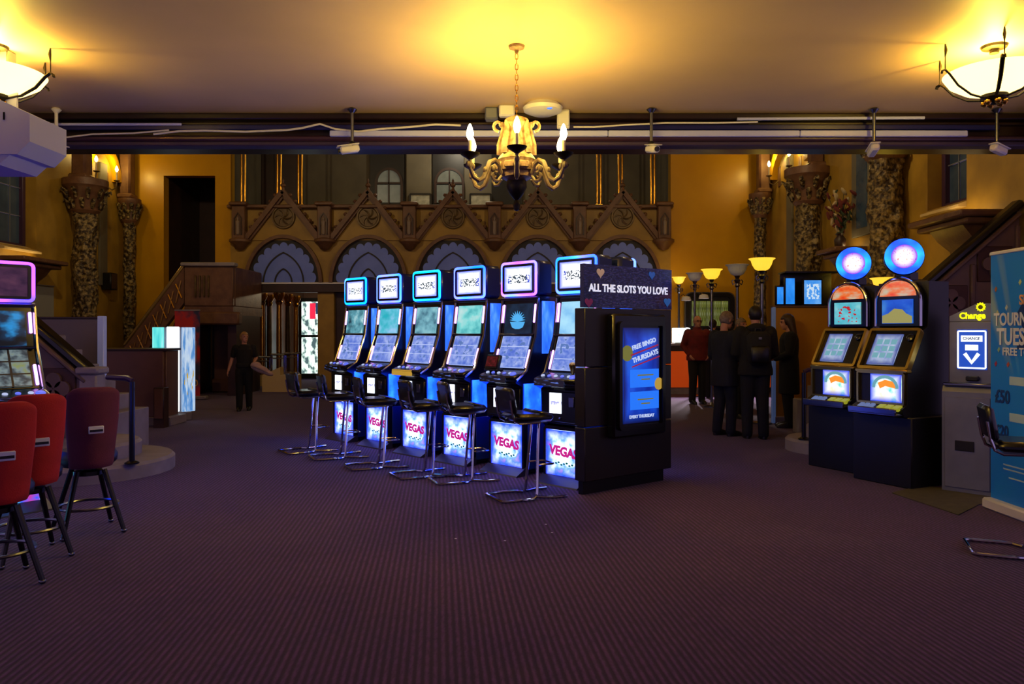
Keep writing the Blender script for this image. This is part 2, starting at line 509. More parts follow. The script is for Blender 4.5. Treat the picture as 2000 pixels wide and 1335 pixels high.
# ---- side walls
def wall_y(name, X, sgn, holes, label):
    """side wall with window holes (y0, y1, z0, z1)"""
    mb = MB(); t = .4; cx = X + sgn * t / 2
    ys = sorted([8.5] + [h for q in holes for h in q[:2]] + [26.0])
    for a, bb in zip(ys[:-1], ys[1:]):
        hole = [q for q in holes if abs(q[0] - a) < 1e-6]
        if hole:
            q = hole[0]
            mb.box((cx, (a + bb) / 2, q[2] / 2), (t, bb - a, q[2]))
            mb.box((cx, (a + bb) / 2, (q[3] + HH) / 2), (t, bb - a, HH - q[3]))
        else: mb.box((cx, (a + bb) / 2, HH / 2), (t, bb - a, HH))
    return struct(name, mb, M['ochre'], smooth=False, label=label)
LW = (15.1, 16.3, 3.25, 6.4)
RW = (11.15, 12.2, 3.42, 6.6)
wl = wall_y('wall_left', XL, -1, [LW], 'ochre plaster side wall on the left of the hall')
wr = wall_y('wall_right', XR, 1, [RW], 'ochre plaster side wall on the right of the hall')
M['pane'] = mat('leaded blue grey pane', '#27343f', 0.2, col2='#3d4b52', scale=2, emit='#3a4a55', es=0.06)
M['lead'] = mat('lead came', '#8c9094', 0.4, .6)
M['sillglow'] = mat('cream painted sill', '#c9b077', 0.5)
def side_window(n, X, sgn, q, label):
    y0, y1, z0, z1 = q
    xo = X + sgn * .28
    mb = MB()
    for yy in (y0 + .05, y1 - .05): mb.box((xo, yy, (z0 + z1) / 2), (.12, .1, z1 - z0), bev=.01)
    mb.box((xo, (y0 + y1) / 2, z0 + .05), (.12, y1 - y0 - .2, .1), bev=.01).box((xo, (y0 + y1) / 2, z1 - .05), (.12, y1 - y0 - .2, .1), bev=.01)
    wd = struct('window_%d' % n, mb, M['beam2'], label=label)
    ny = 3; nz = 5
    pw = (y1 - y0 - .2) / ny; ph = (z1 - z0 - .2) / nz
    for i in range(ny):
        for k in range(nz):
            ob('pane', MB().box((xo + sgn * .02, y0 + .1 + pw * (i + .5), z0 + .1 + ph * (k + .5)), (.01, pw - .015, ph - .015)), M['pane'], wd, smooth=False)
    ld = MB()
    for i in range(1, ny): ld.box((xo, y0 + .1 + pw * i, (z0 + z1) / 2), (.02, .015, z1 - z0 - .2))
    for k in range(1, nz): ld.box((xo, (y0 + y1) / 2, z0 + .1 + ph * k), (.02, y1 - y0 - .2, .015))
    ob('lead_bars', ld, M['lead'], wd)
    sl = MB().prism([(0, 0), (0, .04), (.14, .16), (.3, .16), (.3, 0)], y0 - .02, y1 + .02, plane='xz')
    # sloping sill (profile in x, mirrored for the left wall)
    s2 = MB(); pts = [(X - sgn * .12, z0 - .1), (X - sgn * .12, z0 - .06), (X + sgn * .22, z0 + .06), (X + sgn * .22, z0 - .1)]
    s2.prism(pts, y0 + .0, y1 - .0, plane='xz')
    ob('window_sill', s2, M['sillglow'], wd)
    return wd
side_window(1, XL, -1, LW, 'tall leaded window in the left wall')
side_window(2, XR, 1, RW, 'tall leaded window in the right wall')
M['lamp_hid'] = emis('picture light strip', '#ffd890', 14)

# ---- back wall: left bay with door opening, arcade, right bay
mb = MB()
AX0, AX1 = -7.33, 4.13
dx0, dx1, dz0, dz1 = -9.07, -7.73, 2.6, 5.57
t = .3; yc = WB + t / 2
mb.box(((XL + dx0) / 2, yc, HH / 2), (dx0 - XL, t, HH))
mb.box(((dx1 + AX0) / 2, yc, HH / 2), (AX0 - dx1, t, HH))
mb.box(((dx0 + dx1) / 2, yc, (dz1 + HH) / 2), (dx1 - dx0, t, HH - dz1))
mb.box(((dx0 + dx1) / 2, yc, dz0 / 2), (dx1 - dx0, t, dz0))
mb.box(((AX1 + XR) / 2, yc, HH / 2), (XR - AX1, t, HH))
wb = struct('wall_back', mb, M['yellow'], smooth=False, label='ochre plaster back wall either side of the arcade')
struct('wall_passage', MB().box((dx0 - .1, 21.3, 4.1), (.2, 2.0, 4.2)).box((dx1 + .1, 21.3, 4.1), (.2, 2.0, 4.2)).box(((dx0 + dx1) / 2, 22.4, 4.1), (1.8, .2, 4.2)).box(((dx0 + dx1) / 2, 21.3, 6.0), (1.8, 2.2, .2)), M['darkbrown'], smooth=False, label='dark passage behind the upper doorway')

# arcade wall between floor and parapet
piers = [-7.05 + 2.2 * i for i in range(6)]
bays = [p + 1.12 for p in piers[:5]]
SPR, TOP = 2.78, 3.93
ar = MB()
ar.box(((AX0 + AX1) / 2, yc, (SPR + 4.72) / 2), (AX1 - AX0, t, 4.72 - SPR))
for i, p in enumerate(piers):
    ar.box((max(AX0 + .2, min(AX1 - .2, p)), yc, SPR / 2), (.42, t, SPR))
wa = struct('wall_arcade', ar, M['ochre'], smooth=False, label='ochre arcade front of the balcony')
dk = MB()
for i in range(1, 5):
    dk.box(((piers[i] + piers[i + 1]) / 2, WB + .22, SPR / 2), (1.8, .1, SPR))
ob('bay_panel', dk, M['darkbrown'], wa)
ob('impost_rail', MB().box(((AX0 + AX1) / 2, WB - .06, SPR - .02), (AX1 - AX0, .12, .05), bev=.01), M['white'], wa)
ob('transom_beam', MB().box(((AX0 + AX1) / 2, WB - .02, SPR - .15), (AX1 - AX0 - .02, .16, .2), bev=.01), M['darkbrown'], wa)

def ell(a, h, n=28, t0=0.0, t1=PI):
    return [(a * math.cos(t0 + (t1 - t0) * k / n), h * math.sin(t0 + (t1 - t0) * k / n)) for k in range(n + 1)]
def pointed(a, h, n=10):
    """pointed arch outline from (-a,0) over (0,h) to (a,0)"""
    r = (a * a + h * h) / (2 * a)
    L = []
    th = math.asin(min(1, h / r))
    for k in range(n + 1):
        q = th * k / n
        L.append((-a + r - r * math.cos(q), r * math.sin(q)))
    return L + [(-x, z) for (x, z) in L[::-1][1:]]
AW, AH = 0.97, 1.2
for i, X in enumerate(bays):
    o = Vector((X, WB, SPR))
    g = ob('tympanum', MB().prism(ell(AW, AH), -.03, .0), M['fandark'], wa, loc=o)
    ob('arch_moulding', MB().strip(ell(AW, AH), .09, -.13, 0.0), M['carvebrown'], wa, loc=o)
    sc = []
    for k in range(0, 133):
        tt = PI * k / 132
        r = 1.0 - .10 * (1 - abs(math.sin(11 * tt + .0)) ** .6)
        sc.append((.85 * r * math.cos(tt), 1.05 * r * math.sin(tt)))
    ob('fan_panel', MB().prism(sc, -.06, -.03), M['fan'], wa, loc=o)
    ob('pointed_band', MB().strip(pointed(.52, .78), .035, -.085, -.06), M['fandark'], wa, loc=o)
    ob('pointed_band', MB().strip(pointed(.22, .36), .035, -.085, -.06), M['fandark'], wa, loc=o)
    # gable
    apex = 5.08 - SPR
    for s in (-1, 1):
        ob('gable_rake', MB().strip([(s * .96, 1.12), (0, apex + .06)], .12, -.2, 0.0).strip([(s * .93, 1.02), (0, apex - .08)], .05, -.13, 0.0), M['carvebrown'], wa, loc=o)
        for k in range(7):
            f = (k + .6) / 7.6
            ob('crocket', MB().ball((s * (.96 * (1 - f) + .07), -.14, 1.12 + (apex - 1.06) * f + .06), (.055, .06, .05), 6, 4), M['carvebrown'], wa, loc=o)
    ob('gable_field', MB().prism([(-.9, 1.1), (.9, 1.1), (0, apex - .03)], -.04, 0.14), M['ochre'], wa, loc=o)
    rd = ob('roundel', MB().lathe([(0, -.07), (.24, -.07), (.27, -.1), (.3, -.1), (.31, -.04)], 28, rot=(PI / 2, 0, 0)) if False else MB().lathe([(0.0, .075), (.24, .075), (.26, .11), (.3, .11), (.31, .04)], 28, rot=(PI / 2, 0, 0)), M['roundel'], wa, loc=o + Vector((0, 0, 1.70)))
    for k in range(6):
        a0 = 2 * PI * k / 6
        pts = [(.22 * j / 5 * math.cos(a0 + 1.1 * j / 5), -.09, .22 * j / 5 * math.sin(a0 + 1.1 * j / 5)) for j in range(6)]
        ob('whorl', MB().tube(pts, [.018, .02, .022, .024, .02, .01], 5), M['roundel'], rd)
    fin = MB().lathe([(.05, 0), (.03, .08), (.07, .12), (.07, .15), (.02, .2), (.03, .26), (0, .32)], 10, c=(0, -.1, apex + .08))
    ob('finial', fin, M['carvebrown'], wa, loc=o)
# parapet top and niches with figures
ob('parapet_coping', MB().box(((AX0 + AX1) / 2, WB + .05, 4.75), (AX1 - AX0 + .1, .42, .09), bev=.02), M['carvebrown'], wa)
for i, p in enumerate(piers):
    px = max(AX0 + .2, min(AX1 - .2, p))
    n = MB().box((px, WB - .12, 4.32), (.34, .24, .86), bev=.02).box((px, WB - .14, 4.8), (.46, .34, .1), bev=.03)
    nn = ob('niche_pier', n, M['carvebrown'], wa)
    ob('niche_arch', MB().strip([(-.09, -.3), (-.09, .12), (0, .26), (.09, .12), (.09, -.3)], .03, -.03, 0), M['darkbrown'], nn, loc=(px, WB - .24, 4.3))
    ob('niche_figure', MB().lathe([(.03, 0), (.05, .05), (.045, .25), (.055, .33), (.02, .38), (.032, .43), (0, .47)], 10), M['statue'], nn, loc=(px, WB - .26, 4.0))
    ob('corbel', MB().lathe([(.02, -.22), (.12, -.18), (.2, -.06), (.28, 0), (.28, .06), (.2, .1)], 16, c=(px, WB - .06, 3.83), a0=PI, a1=2 * PI), M['carvebrown'], nn)

# ---- balcony corridor behind the parapet
struct('floor_balcony', MB().box(((AX0 + AX1) / 2, 21.4, 3.7), (AX1 - AX0, 2.2, .2)), M['darkbrown'], smooth=False, label='balcony floor behind the arcade')
bw = MB().box(((AX0 + AX1) / 2, 22.65, 5.55), (AX1 - AX0 + .6, .3, 3.7)).box((AX0 - .1, 21.4, 5.55), (.2, 2.2, 3.7)).box((AX1 + .1, 21.4, 5.55), (.2, 2.2, 3.7))
wbal = struct('wall_balcony', bw, M['olive'], smooth=False, label='grey olive wall at the back of the balcony')
def BX(px): return (px - 1000) * 22.45 / F
def BZ(py): return CZ + (HY - py) * 22.45 / F
for (a, c_, m_) in ((480, 535, 'darkbrown'), (536, 590, 'darkbrown'), (723, 790, 'blackm'), (845, 906, 'blackm'), (960, 1020, 'blackm')):
    x0, x1 = BX(a), BX(c_)
    ob('recess_panel', MB().box(((x0 + x1) / 2, 22.47, 5.55), (x1 - x0, .06, 3.4)), M[m_], wbal)
M['stonefigure'] = mat('grey moulding', '#57523f', 0.6)
ob('wall_moulding', MB().box((BX(818), 22.44, 5.55), (BX(842) - BX(793), .12, 3.4), bev=.02), M['olive'], wbal)
M['winglow'] = mat('dull daylit pane', '#5b6058', .3, col2='#6d726a', scale=5, emit='#7f8a80', es=.12)
for n_, (cx, hw) in enumerate(((760, 25), (878, 27))):
    X = BX(cx); hwid = hw * 22.45 / F
    zb, zs, zt = BZ(398), BZ(358), BZ(330)
    f = struct('window_%d' % (3 + n_), MB().strip([(-hwid, zb)] + [(hwid * math.cos(PI - PI * k / 12), zs + (zt - zs) * math.sin(PI * k / 12)) for k in range(13)] + [(hwid, zb)], .07, -.06, 0, c=(X, 22.44, 0)), M['darkbrown'], label='round-arched window at the back of the balcony' + (', the dimmer one nearer the middle' if n_ else ', the clearer one on the left'))
    # panes: two quarter fans above, two squares below, one lower row
    for s in (-1, 1):
        q = [(s * .02, zs + .03)] + [(s * (hwid - .05) * math.sin(PI / 2 * k / 8) + (s * .02 if k == 0 else 0), zs + .03 + (zt - zs - .06) * math.cos(PI / 2 * k / 8)) for k in range(9)]
        ob('pane', MB().prism(q, -.03, -.01, c=(X, 22.44, 0)), M['winglow'], f, smooth=False)
        ob('pane', MB().box((X + s * hwid * .49, 22.42, (zs - .03 + zb + .02) / 2), (hwid * .9 - .02, .02, zs - zb - .08)), M['winglow'], f, smooth=False)
    ob('glazing_bar', MB().box((X, 22.4, (zb + zt) / 2), (.035, .04, zt - zb)).box((X, 22.4, zs), (2 * hwid, .04, .05)), M['darkbrown'], f)

# ---- lobby behind the first bay
lob = MB()
lob.box((-7.2, 23.2, 1.5), (.2, 6.0, 3.0)).box((-3.9, 23.2, 1.5), (.2, 6.0, 3.0)).box((-5.55, 26.3, 1.5), (3.5, .2, 3.0))
struct('wall_lobby', lob, M['brownpanel'], smooth=False, label='brown panelled lobby walls behind the first arch')
struct('ceiling_lobby', MB().box((-5.55, 23.2, 3.1), (3.5, 6.2, .2)), M['darkbrown'], smooth=False, label='dark lobby ceiling')
gd = G(612, 738); LY = 24.5
M['daylight'] = screen('street seen through door glass', ['#37474a', '#8fa39a', '#e8f4ee', '#ffffff'], scale=4.2, s=2.4, stops=[.4, .47, .56, .66])
x0, x1 = (588 - 1000) * LY / F, (632 - 1000) * LY / F
z0, z1 = .12, CZ + (HY - 590) * LY / F
dr = MB()
dr.box((x0 - .03, LY, (z1 + .1) / 2), (.1, .08, z1 + .1)).box((x1 + .03, LY, (z1 + .1) / 2), (.1, .08, z1 + .1)).box(((x0 + x1) / 2, LY, z1 + .08), (x1 - x0, .08, .12)).box(((x0 + x1) / 2, LY, CZ + (HY - 656) * LY / F), (x1 - x0, .08, .07)).box(((x0 + x1) / 2, LY, .1), (x1 - x0, .08, .16))
d1 = struct('door_1', dr, M['blackm'], label='glazed street door with bright daylight behind it')
zm = CZ + (HY - 656) * LY / F
ob('pane', MB().box(((x0 + x1) / 2, LY, (z1 + .02 + zm + .035) / 2), (x1 - x0, .02, z1 - zm - .02)), M['daylight'], d1, smooth=False)
ob('pane', MB().box(((x0 + x1) / 2, LY, (.18 + zm - .035) / 2), (x1 - x0, .02, zm - .22)), M['daylight'], d1, smooth=False)
ob('door_sticker', MB().box((x0 + (x1 - x0) * .52, LY - .015, z1 - .28), (.18, .01, .5)), emis('red poster seen through glass', '#d02040', 1.6), d1, smooth=False)
ob('door_sticker', MB().box((x0 + (x1 - x0) * .8, LY - .015, z1 - .2), (.2, .01, .36)), emis('navy poster seen through glass', '#20406a', .9), d1, smooth=False)

# dark doorway at the left of the arcade with light slit
d2x = (408 - 1000) * 19.2 / F
d2 = struct('door_2', MB().box((d2x, 19.3, .98), (.62, .3, 1.96)), M['black'], label='black double door beside the red banner')
ob('door_light_slit', MB().box((d2x + .09, 19.13, 1.0), (.03, .04, 1.7), bev=.008), M['brass'], d2)  # tall brass strip stands in for the slit of light
pil = struct('wall_lobby_pier', MB().box(((446 - 1000) * 19.2 / F, 19.35, 1.0), (.62, .5, 2.0)).box(((446 - 1000) * 19.2 / F, 19.33, .17), (.72, .6, .34), bev=.03), [M['brownpanel']], label='brown pier between the black door and the lobby')
# ================================================================== columns, sconces, stairs, galleries
def column(name, label, loc, rad, h0, h1, cap, group='carved columns along the side walls'):
    t = thing(name, label, 'column', loc, 0, group)
    # spiralling leaf-carved shaft, displaced geometry
    seg, nz = 28, 90
    vs = []; fs = []
    for j in range(nz + 1):
        z = h0 + (h1 - h0) * j / nz
        for k in range(seg):
            a = 2 * PI * k / seg
            r = rad * (1 + .10 * math.sin(3 * a + z * 5) + .07 * math.sin(5 * a - z * 9) + .05 * random.uniform(-1, 1))
            vs.append((r * math.cos(a), r * math.sin(a), z))
    for j in range(nz):
        for k in range(seg):
            l = (k + 1) % seg
            fs.append((j * seg + k, j * seg + l, (j + 1) * seg + l, (j + 1) * seg + k))
    fs.append(tuple(range(seg))[::-1]); fs.append(tuple(nz * seg + k for k in range(seg)))
    ob('shaft', MB().add(vs, fs), M['carved'], t)
    ob('base', MB().lathe([(rad * 1.7, 0), (rad * 1.7, .2), (rad * 1.35, .25), (rad * 1.45, .35), (rad * 1.1, h0 + .02)], 20), M['carvebrown'], t)
    c = MB().lathe([(rad * 1.05, h1 - .02), (rad * 1.3, h1 + .05), (rad * 1.15, h1 + .12), (rad * 1.7, h1 + cap * .7), (rad * 2.0, h1 + cap * .8), (rad * 2.0, h1 + cap)], 20)
    cp = ob('capital', c, M['carvebrown'], t)
    for row in range(2):
        for k in range(10):
            a = 2 * PI * (k + row * .5) / 10
            rr = rad * (1.3 + .3 * row)
            z = h1 + .16 + row * cap * .3
            pts = [(rr * math.cos(a), rr * math.sin(a), z - .08), (rr * 1.12 * math.cos(a), rr * 1.12 * math.sin(a), z + .06), (rr * 1.35 * math.cos(a), rr * 1.35 * math.sin(a), z + .12), (rr * 1.4 * math.cos(a), rr * 1.4 * math.sin(a), z + .06)]
            ob('acanthus_leaf', MB().tube(pts, [.035, .06, .05, .02], 5, flat=.5), M['carved'], cp)
    return t
column('carved_column', 'thick leaf-carved column beside the left window', (-9.72, 17.5, 0), .24, .45, 4.2, .75)
column('carved_column', 'slender leaf-carved column in the far left corner by the upper doorway', (-9.82, 19.72, 0), .14, .4, 4.3, .6)
column('carved_column', 'slender leaf-carved column in the far right corner', (6.3, 19.5, 0), .14, .4, 4.4, .6)
column('carved_column', 'thick leaf-carved column right of the sconces, behind the wall monitors', (6.28, 16.3, 0), .24, .45, 4.2, .75)
column('carved_column', 'broad leaf-carved column between the flower arrangement and the right window', (6.3, 12.95, 0), .26, .45, 4.4, .8)
# cap blocks (ribs) above the capitals rising out of sight
for nm, lb, x, y, z0_, wd in (('wall_rib', 'brown rib rising above the thick left column', -9.8, 17.5, 4.96, .34), ('wall_rib', 'brown rib above the slender far left column', -9.9, 19.75, 4.92, .3),
                         ('wall_rib', 'brown rib above the slender far right column', 6.4, 19.55, 5.02, .3), ('wall_rib', 'brown rib above the thick right column by the sconces', 6.45, 16.3, 4.97, .28)):
    ob_ = tag(ob(nm, MB().box((0, 0, (HH - z0_) / 2), (wd, wd, HH - z0_), bev=.05).box((0, 0, .06), (wd * 1.25, wd * 1.25, .12), bev=.03), M['carvebrown'], loc=(x, y, z0_)), lb, 'wall rib', 'ribs above the carved columns')

M['bulb'] = emis('lit bulb', '#ffe9a8', 40)
M['candle'] = mat('cream candle sleeve', '#d9cdb4', .5)
def sconce(label, loc, inward):
    t = thing('wall_sconce', label, 'sconce', loc, 0, 'candle sconces in the side niches')
    ob('back_plate', MB().box((-inward * .02, 0, 0), (.04, .16, .5), bev=.015), M['carvebrown'], t)
    ob('arm', MB().tube([(0, 0, -.1), (inward * .12, 0, -.2), (inward * .22, 0, -.15), (inward * .24, 0, 0)], .018, 6), M['roundel'], t)
    ob('drip_cup', MB().lathe([(.02, 0), (.07, .02), (.075, .035), (.02, .04)], 12, c=(inward * .24, 0, 0)), M['roundel'], t)
    ob('candle_tube', MB().lathe([(.02, .03), (.02, .25)], 10, c=(inward * .24, 0, 0)), M['candle'], t)
    ob('bulb', MB().lathe([(.014, .25), (.034, .29), (.036, .32), (.02, .37), (.0, .4)], 8, c=(inward * .24, 0, 0)), M['bulb'], t)
    point_light('sconce_light', (inward * .24, 0, .46), SCONCE_W, WARM2, .02, t)
    return t
def at_wall(px, py, X):
    Y = X * F / (px - 1000.0); return Vector((X, Y, CZ + (HY - py) * Y / F))
for px, py, X, lb in ((188, 310, XL + .26, 'lit candle sconce on the left wall, the one nearer the thick column'), (228, 330, XL + .26, 'lit candle sconce on the left wall, the one nearer the corner'),
                      (1502, 320, XR - .26, 'lit candle sconce on the right wall, the one nearer the corner'), (1541, 299, XR - .26, 'lit candle sconce on the right wall, the one nearer the thick column')):
    p = at_wall(px, py, X); inw = 1 if X < 0 else -1
    sconce(lb, (X - inw * .24, p.y, p.z - .32), inw)
# niche arches behind the sconces and tall mirror-like panels
for n_, (X, y0, y1, z0_, lb) in enumerate(((XL, 18.1, 19.5, 5.3, 'left'), (XR, 16.9, 19.2, 5.3, 'right'))):
    sg = 1 if X < 0 else -1
    pts = [((y0 + y1) / 2 + (y1 - y0) / 2 * math.cos(PI * k / 14), z0_ + .75 * math.sin(PI * k / 14)) for k in range(15)]
    vs = MB().strip(pts, .22, -.0, .14)
    o = struct('trim_%d' % (4 + n_), vs, M['yellow'], label='arched niche moulding around the sconces on the %s wall' % lb)
    o.rotation_euler = (0, 0, PI / 2); o.location = (X + (.14 if sg > 0 else 0) , 0, 0)
    o2 = tag(ob('wall_panel', MB().box((X + sg * .03, (y0 + y1) / 2 + .1, 4.15), (.06, .34, 3.0), bev=.01), M['olive']), 'tall pale grey panel between the sconces on the %s wall' % lb, 'panel')

# window sill shelves on carved brackets
def bracket(label, loc, sg, w_):
    t = thing('wall_shelf', label, 'shelf', loc, 0, 'dark carved shelves below the side windows')
    ob('shelf_top', MB().box((sg * .3, 0, .0), (.62, w_, .09), bev=.02).box((sg * .25, 0, -.09), (.5, w_ - .12, .08), bev=.02), M['carvebrown'], t)
    ob('uplight_strip', MB().box((sg * .2, 0, .055), (.05, w_ - .5, .02)), M['lamp_hid'], t)
    ob('bracket', MB().prism([(0, -.13), (sg * .42, -.13), (sg * .3, -.28), (sg * .12, -.42), (sg * .08, -.6), (0, -.66)], -w_ * .3, w_ * .3), M['carvebrown'], t)
    return t
bracket('dark carved shelf on a bracket under the left window', (XL, 15.7, 2.95), 1, 1.5)
bracket('dark carved shelf on a bracket under the right window', (XR, 10.95, 3.1), -1, 1.4)
p = at_wall(1665, 480, XR)
bracket('small carved shelf holding the dried flowers on the right wall', (XR, 14.7, 3.05), -1, .9)
# tall narrow window behind the plant
wd = struct('window_5', MB().box((XR - .03, 14.4, 4.9), (.06, .8, 3.2), bev=.01), M['olive'], label='grey panel window behind the flower arrangement')
ob('pane', MB().box((XR - .065, 14.35, 4.95), (.02, .42, 3.0)), M['pane'], wd, smooth=False)
# flower arrangement
fl = thing('flower_arrangement', 'dark red and cream dried flower arrangement on the right wall shelf', 'flowers', (XR - .32, 14.7, 3.1))
ob('vase', MB().lathe([(.06, 0), (.1, .06), (.11, .16), (.06, .24), (.09, .28)], 14), M['darkbrown'], fl)
M['redleaf'] = mat('dried red leaf', '#5c1e1a', .7); M['creamleaf'] = mat('dried cream leaf', '#b5a27a', .7); M['greenleaf'] = mat('dull green leaf', '#33402a', .7)
for k in range(70):
    a = random.uniform(0, 2 * PI); q = random.uniform(.05, 1); h = .25 + q * .85; rr = .42 * math.sin(min(1, q * 1.2) * PI * .55) * random.uniform(.3, 1)
    x, y = rr * math.cos(a) * .6, rr * math.sin(a)
    if k % 3 == 0: ob('stem', MB().tube([(0, 0, .2), (x * .5, y * .5, .2 + (h - .2) * .6), (x, y, h)], .006, 4), M['greenleaf'], fl)
    ln = random.uniform(.06, .11)
    ob('leaf', MB().ball((x, y, h), (ln * .35, ln * .5, ln), 6, 4, rot=(random.uniform(-1, 1), random.uniform(-1, 1), 0)), random.choice([M['redleaf'], M['redleaf'], M['creamleaf'], M['greenleaf']]), fl)

# ---- brass poles on the balcony
for i, (px, py) in enumerate(((475, 392), (545, 382), (586, 392), (1170, 392), (1212, 382), (1275, 392))):
    x = (px - 1000) * 20.12 / F
    lb = ['leftmost brass pole on the balcony parapet', 'second brass pole from the left on the balcony, above the first gable', 'third brass pole from the left on the balcony, right of the first gable',
          'brass pole left of the last gable on the balcony', 'brass pole above the last gable on the balcony', 'rightmost brass pole on the balcony parapet'][i]
    t = thing('balcony_pole', lb, 'pole', (x, 20.14, 4.795), 0, 'brass poles on the balcony')
    for s in (-1, 1):
        ob('pole_tube', MB().tube([(s * .045, 0, .05), (s * .045, 0, HH - 4.8)], .028, 10), M['brass'], t)
    ob('foot', MB().box((0, 0, .03), (.2, .12, .06), bev=.015), M['brass'], t)
for i, cx in enumerate((820, 938)):
    x = (cx - 1000) * 22.2 / F
    t = thing('picture_frame', ['white certificate in a frame between the two arched windows', 'white certificate in a frame right of the second arched window'][i], 'picture', (x, 22.36, 5.15), 0, 'framed certificates on the balcony')
    ob('frame', MB().strip(rrect(-.3, .3, 0, .36, .01, 1), .05, -.04, 0, closed=True), M['blackm'], t)
    ob('print', MB().box((0, -.01, .18), (.56, .02, .32)), mat('pale certificate paper', '#b9b8a6', .4, col2='#8f9080', scale=8), t, smooth=False)

# ---- staircase at the far left rising to a landing
ls = thing('far_staircase', 'carved brown staircase with landing box at the far left', 'staircase', (0, 0, 0))
SY = 17.9
M['railwood'] = mat('polished pale wood rail', '#8c7444', .25, .3)
ax, az = P(258, 660, SY).x, .9
lx0, lx1 = P(362, 520, SY).x, P(457, 520, SY).x
lz = P(0, 598, SY).z; ltop = P(0, 520, SY).z
n = 11
for k in range(n):
    x = -9.0 + (lx0 + 9.0) * k / n; h = lz * (k + 1) / n
    ob('step', MB().box((x + .11, SY + 1.0, h / 2), ((lx0 + 9.0) / n, 1.7, h)), M['darkbrown'], ls, smooth=False)
sl = (ltop - (CZ - 12 * SY / F)) / (lx0 - ax)
for yy, nm in ((SY, 'front'), (SY + 1.9, 'rear')):
    x0_ = -9.0; za = ltop - (lx0 - x0_) * sl
    pl = MB().prism([(x0_, max(.05, za - .75)), (x0_, za), (lx0, ltop), (lx0, ltop - .85)], yy - .08, yy + .08)
    ob('parapet', pl, M['carvebrown'], ls)
    ob('handrail', MB().box(((x0_ + lx0) / 2, yy, (za + ltop) / 2 + .03), (math.hypot(lx0 - x0_, ltop - za), .24, .07), rot=(0, -math.atan2(ltop - za, lx0 - x0_), 0), bev=.02), M['railwood'], ls)
# gilded lattice on the front parapet
la = MB()
for k in range(9):
    f = k / 9; x = ax - .35 + (lx0 - ax + .35) * f; z = ltop - (lx0 - x) * sl
    la.tube([(x, SY - .11, z - .62), (x + .12, SY - .11, z - .1)], .02, 5).tube([(x + .14, SY - .11, z - .5), (x, SY - .11, z - .18)], .02, 5)
ob('lattice', la, M['brass'], ls)
ob('landing_floor', MB().box(((lx0 + lx1) / 2, SY + 1.0, lz - .1), (lx1 - lx0, 2.1, .2)), M['carvebrown'], ls)
ob('landing_beam', MB().box(((lx0 + lx1) / 2 + .05, SY + .02, lz - .28), (lx1 - lx0 + .2, .26, .3), bev=.04), M['carvebrown'], ls)
ob('landing_front', MB().box(((lx0 + lx1) / 2, SY, (lz + ltop) / 2), (lx1 - lx0, .16, ltop - lz), bev=.02), M['carvebrown'], ls)
ob('landing_side', MB().box((lx1 - .06, SY + 1.0, (lz + ltop) / 2), (.14, 1.9, ltop - lz), bev=.02), M['carvebrown'], ls)
ob('landing_coping', MB().box(((lx0 + lx1) / 2, SY - .02, ltop + .04), (lx1 - lx0 + .12, .26, .09), bev=.02), M['offwhite'], ls)
for k in range(4):
    ob('flute', MB().box((lx0 + .28 + k * .1, SY - .11, (lz + ltop) / 2), (.035, .06, .5), bev=.012), M['roundel'], ls)
ob('support_post', MB().box((lx1 - .1, SY + 1.0, (lz - .2) / 2), (.2, 1.7, lz - .2)), M['darkbrown'], ls)

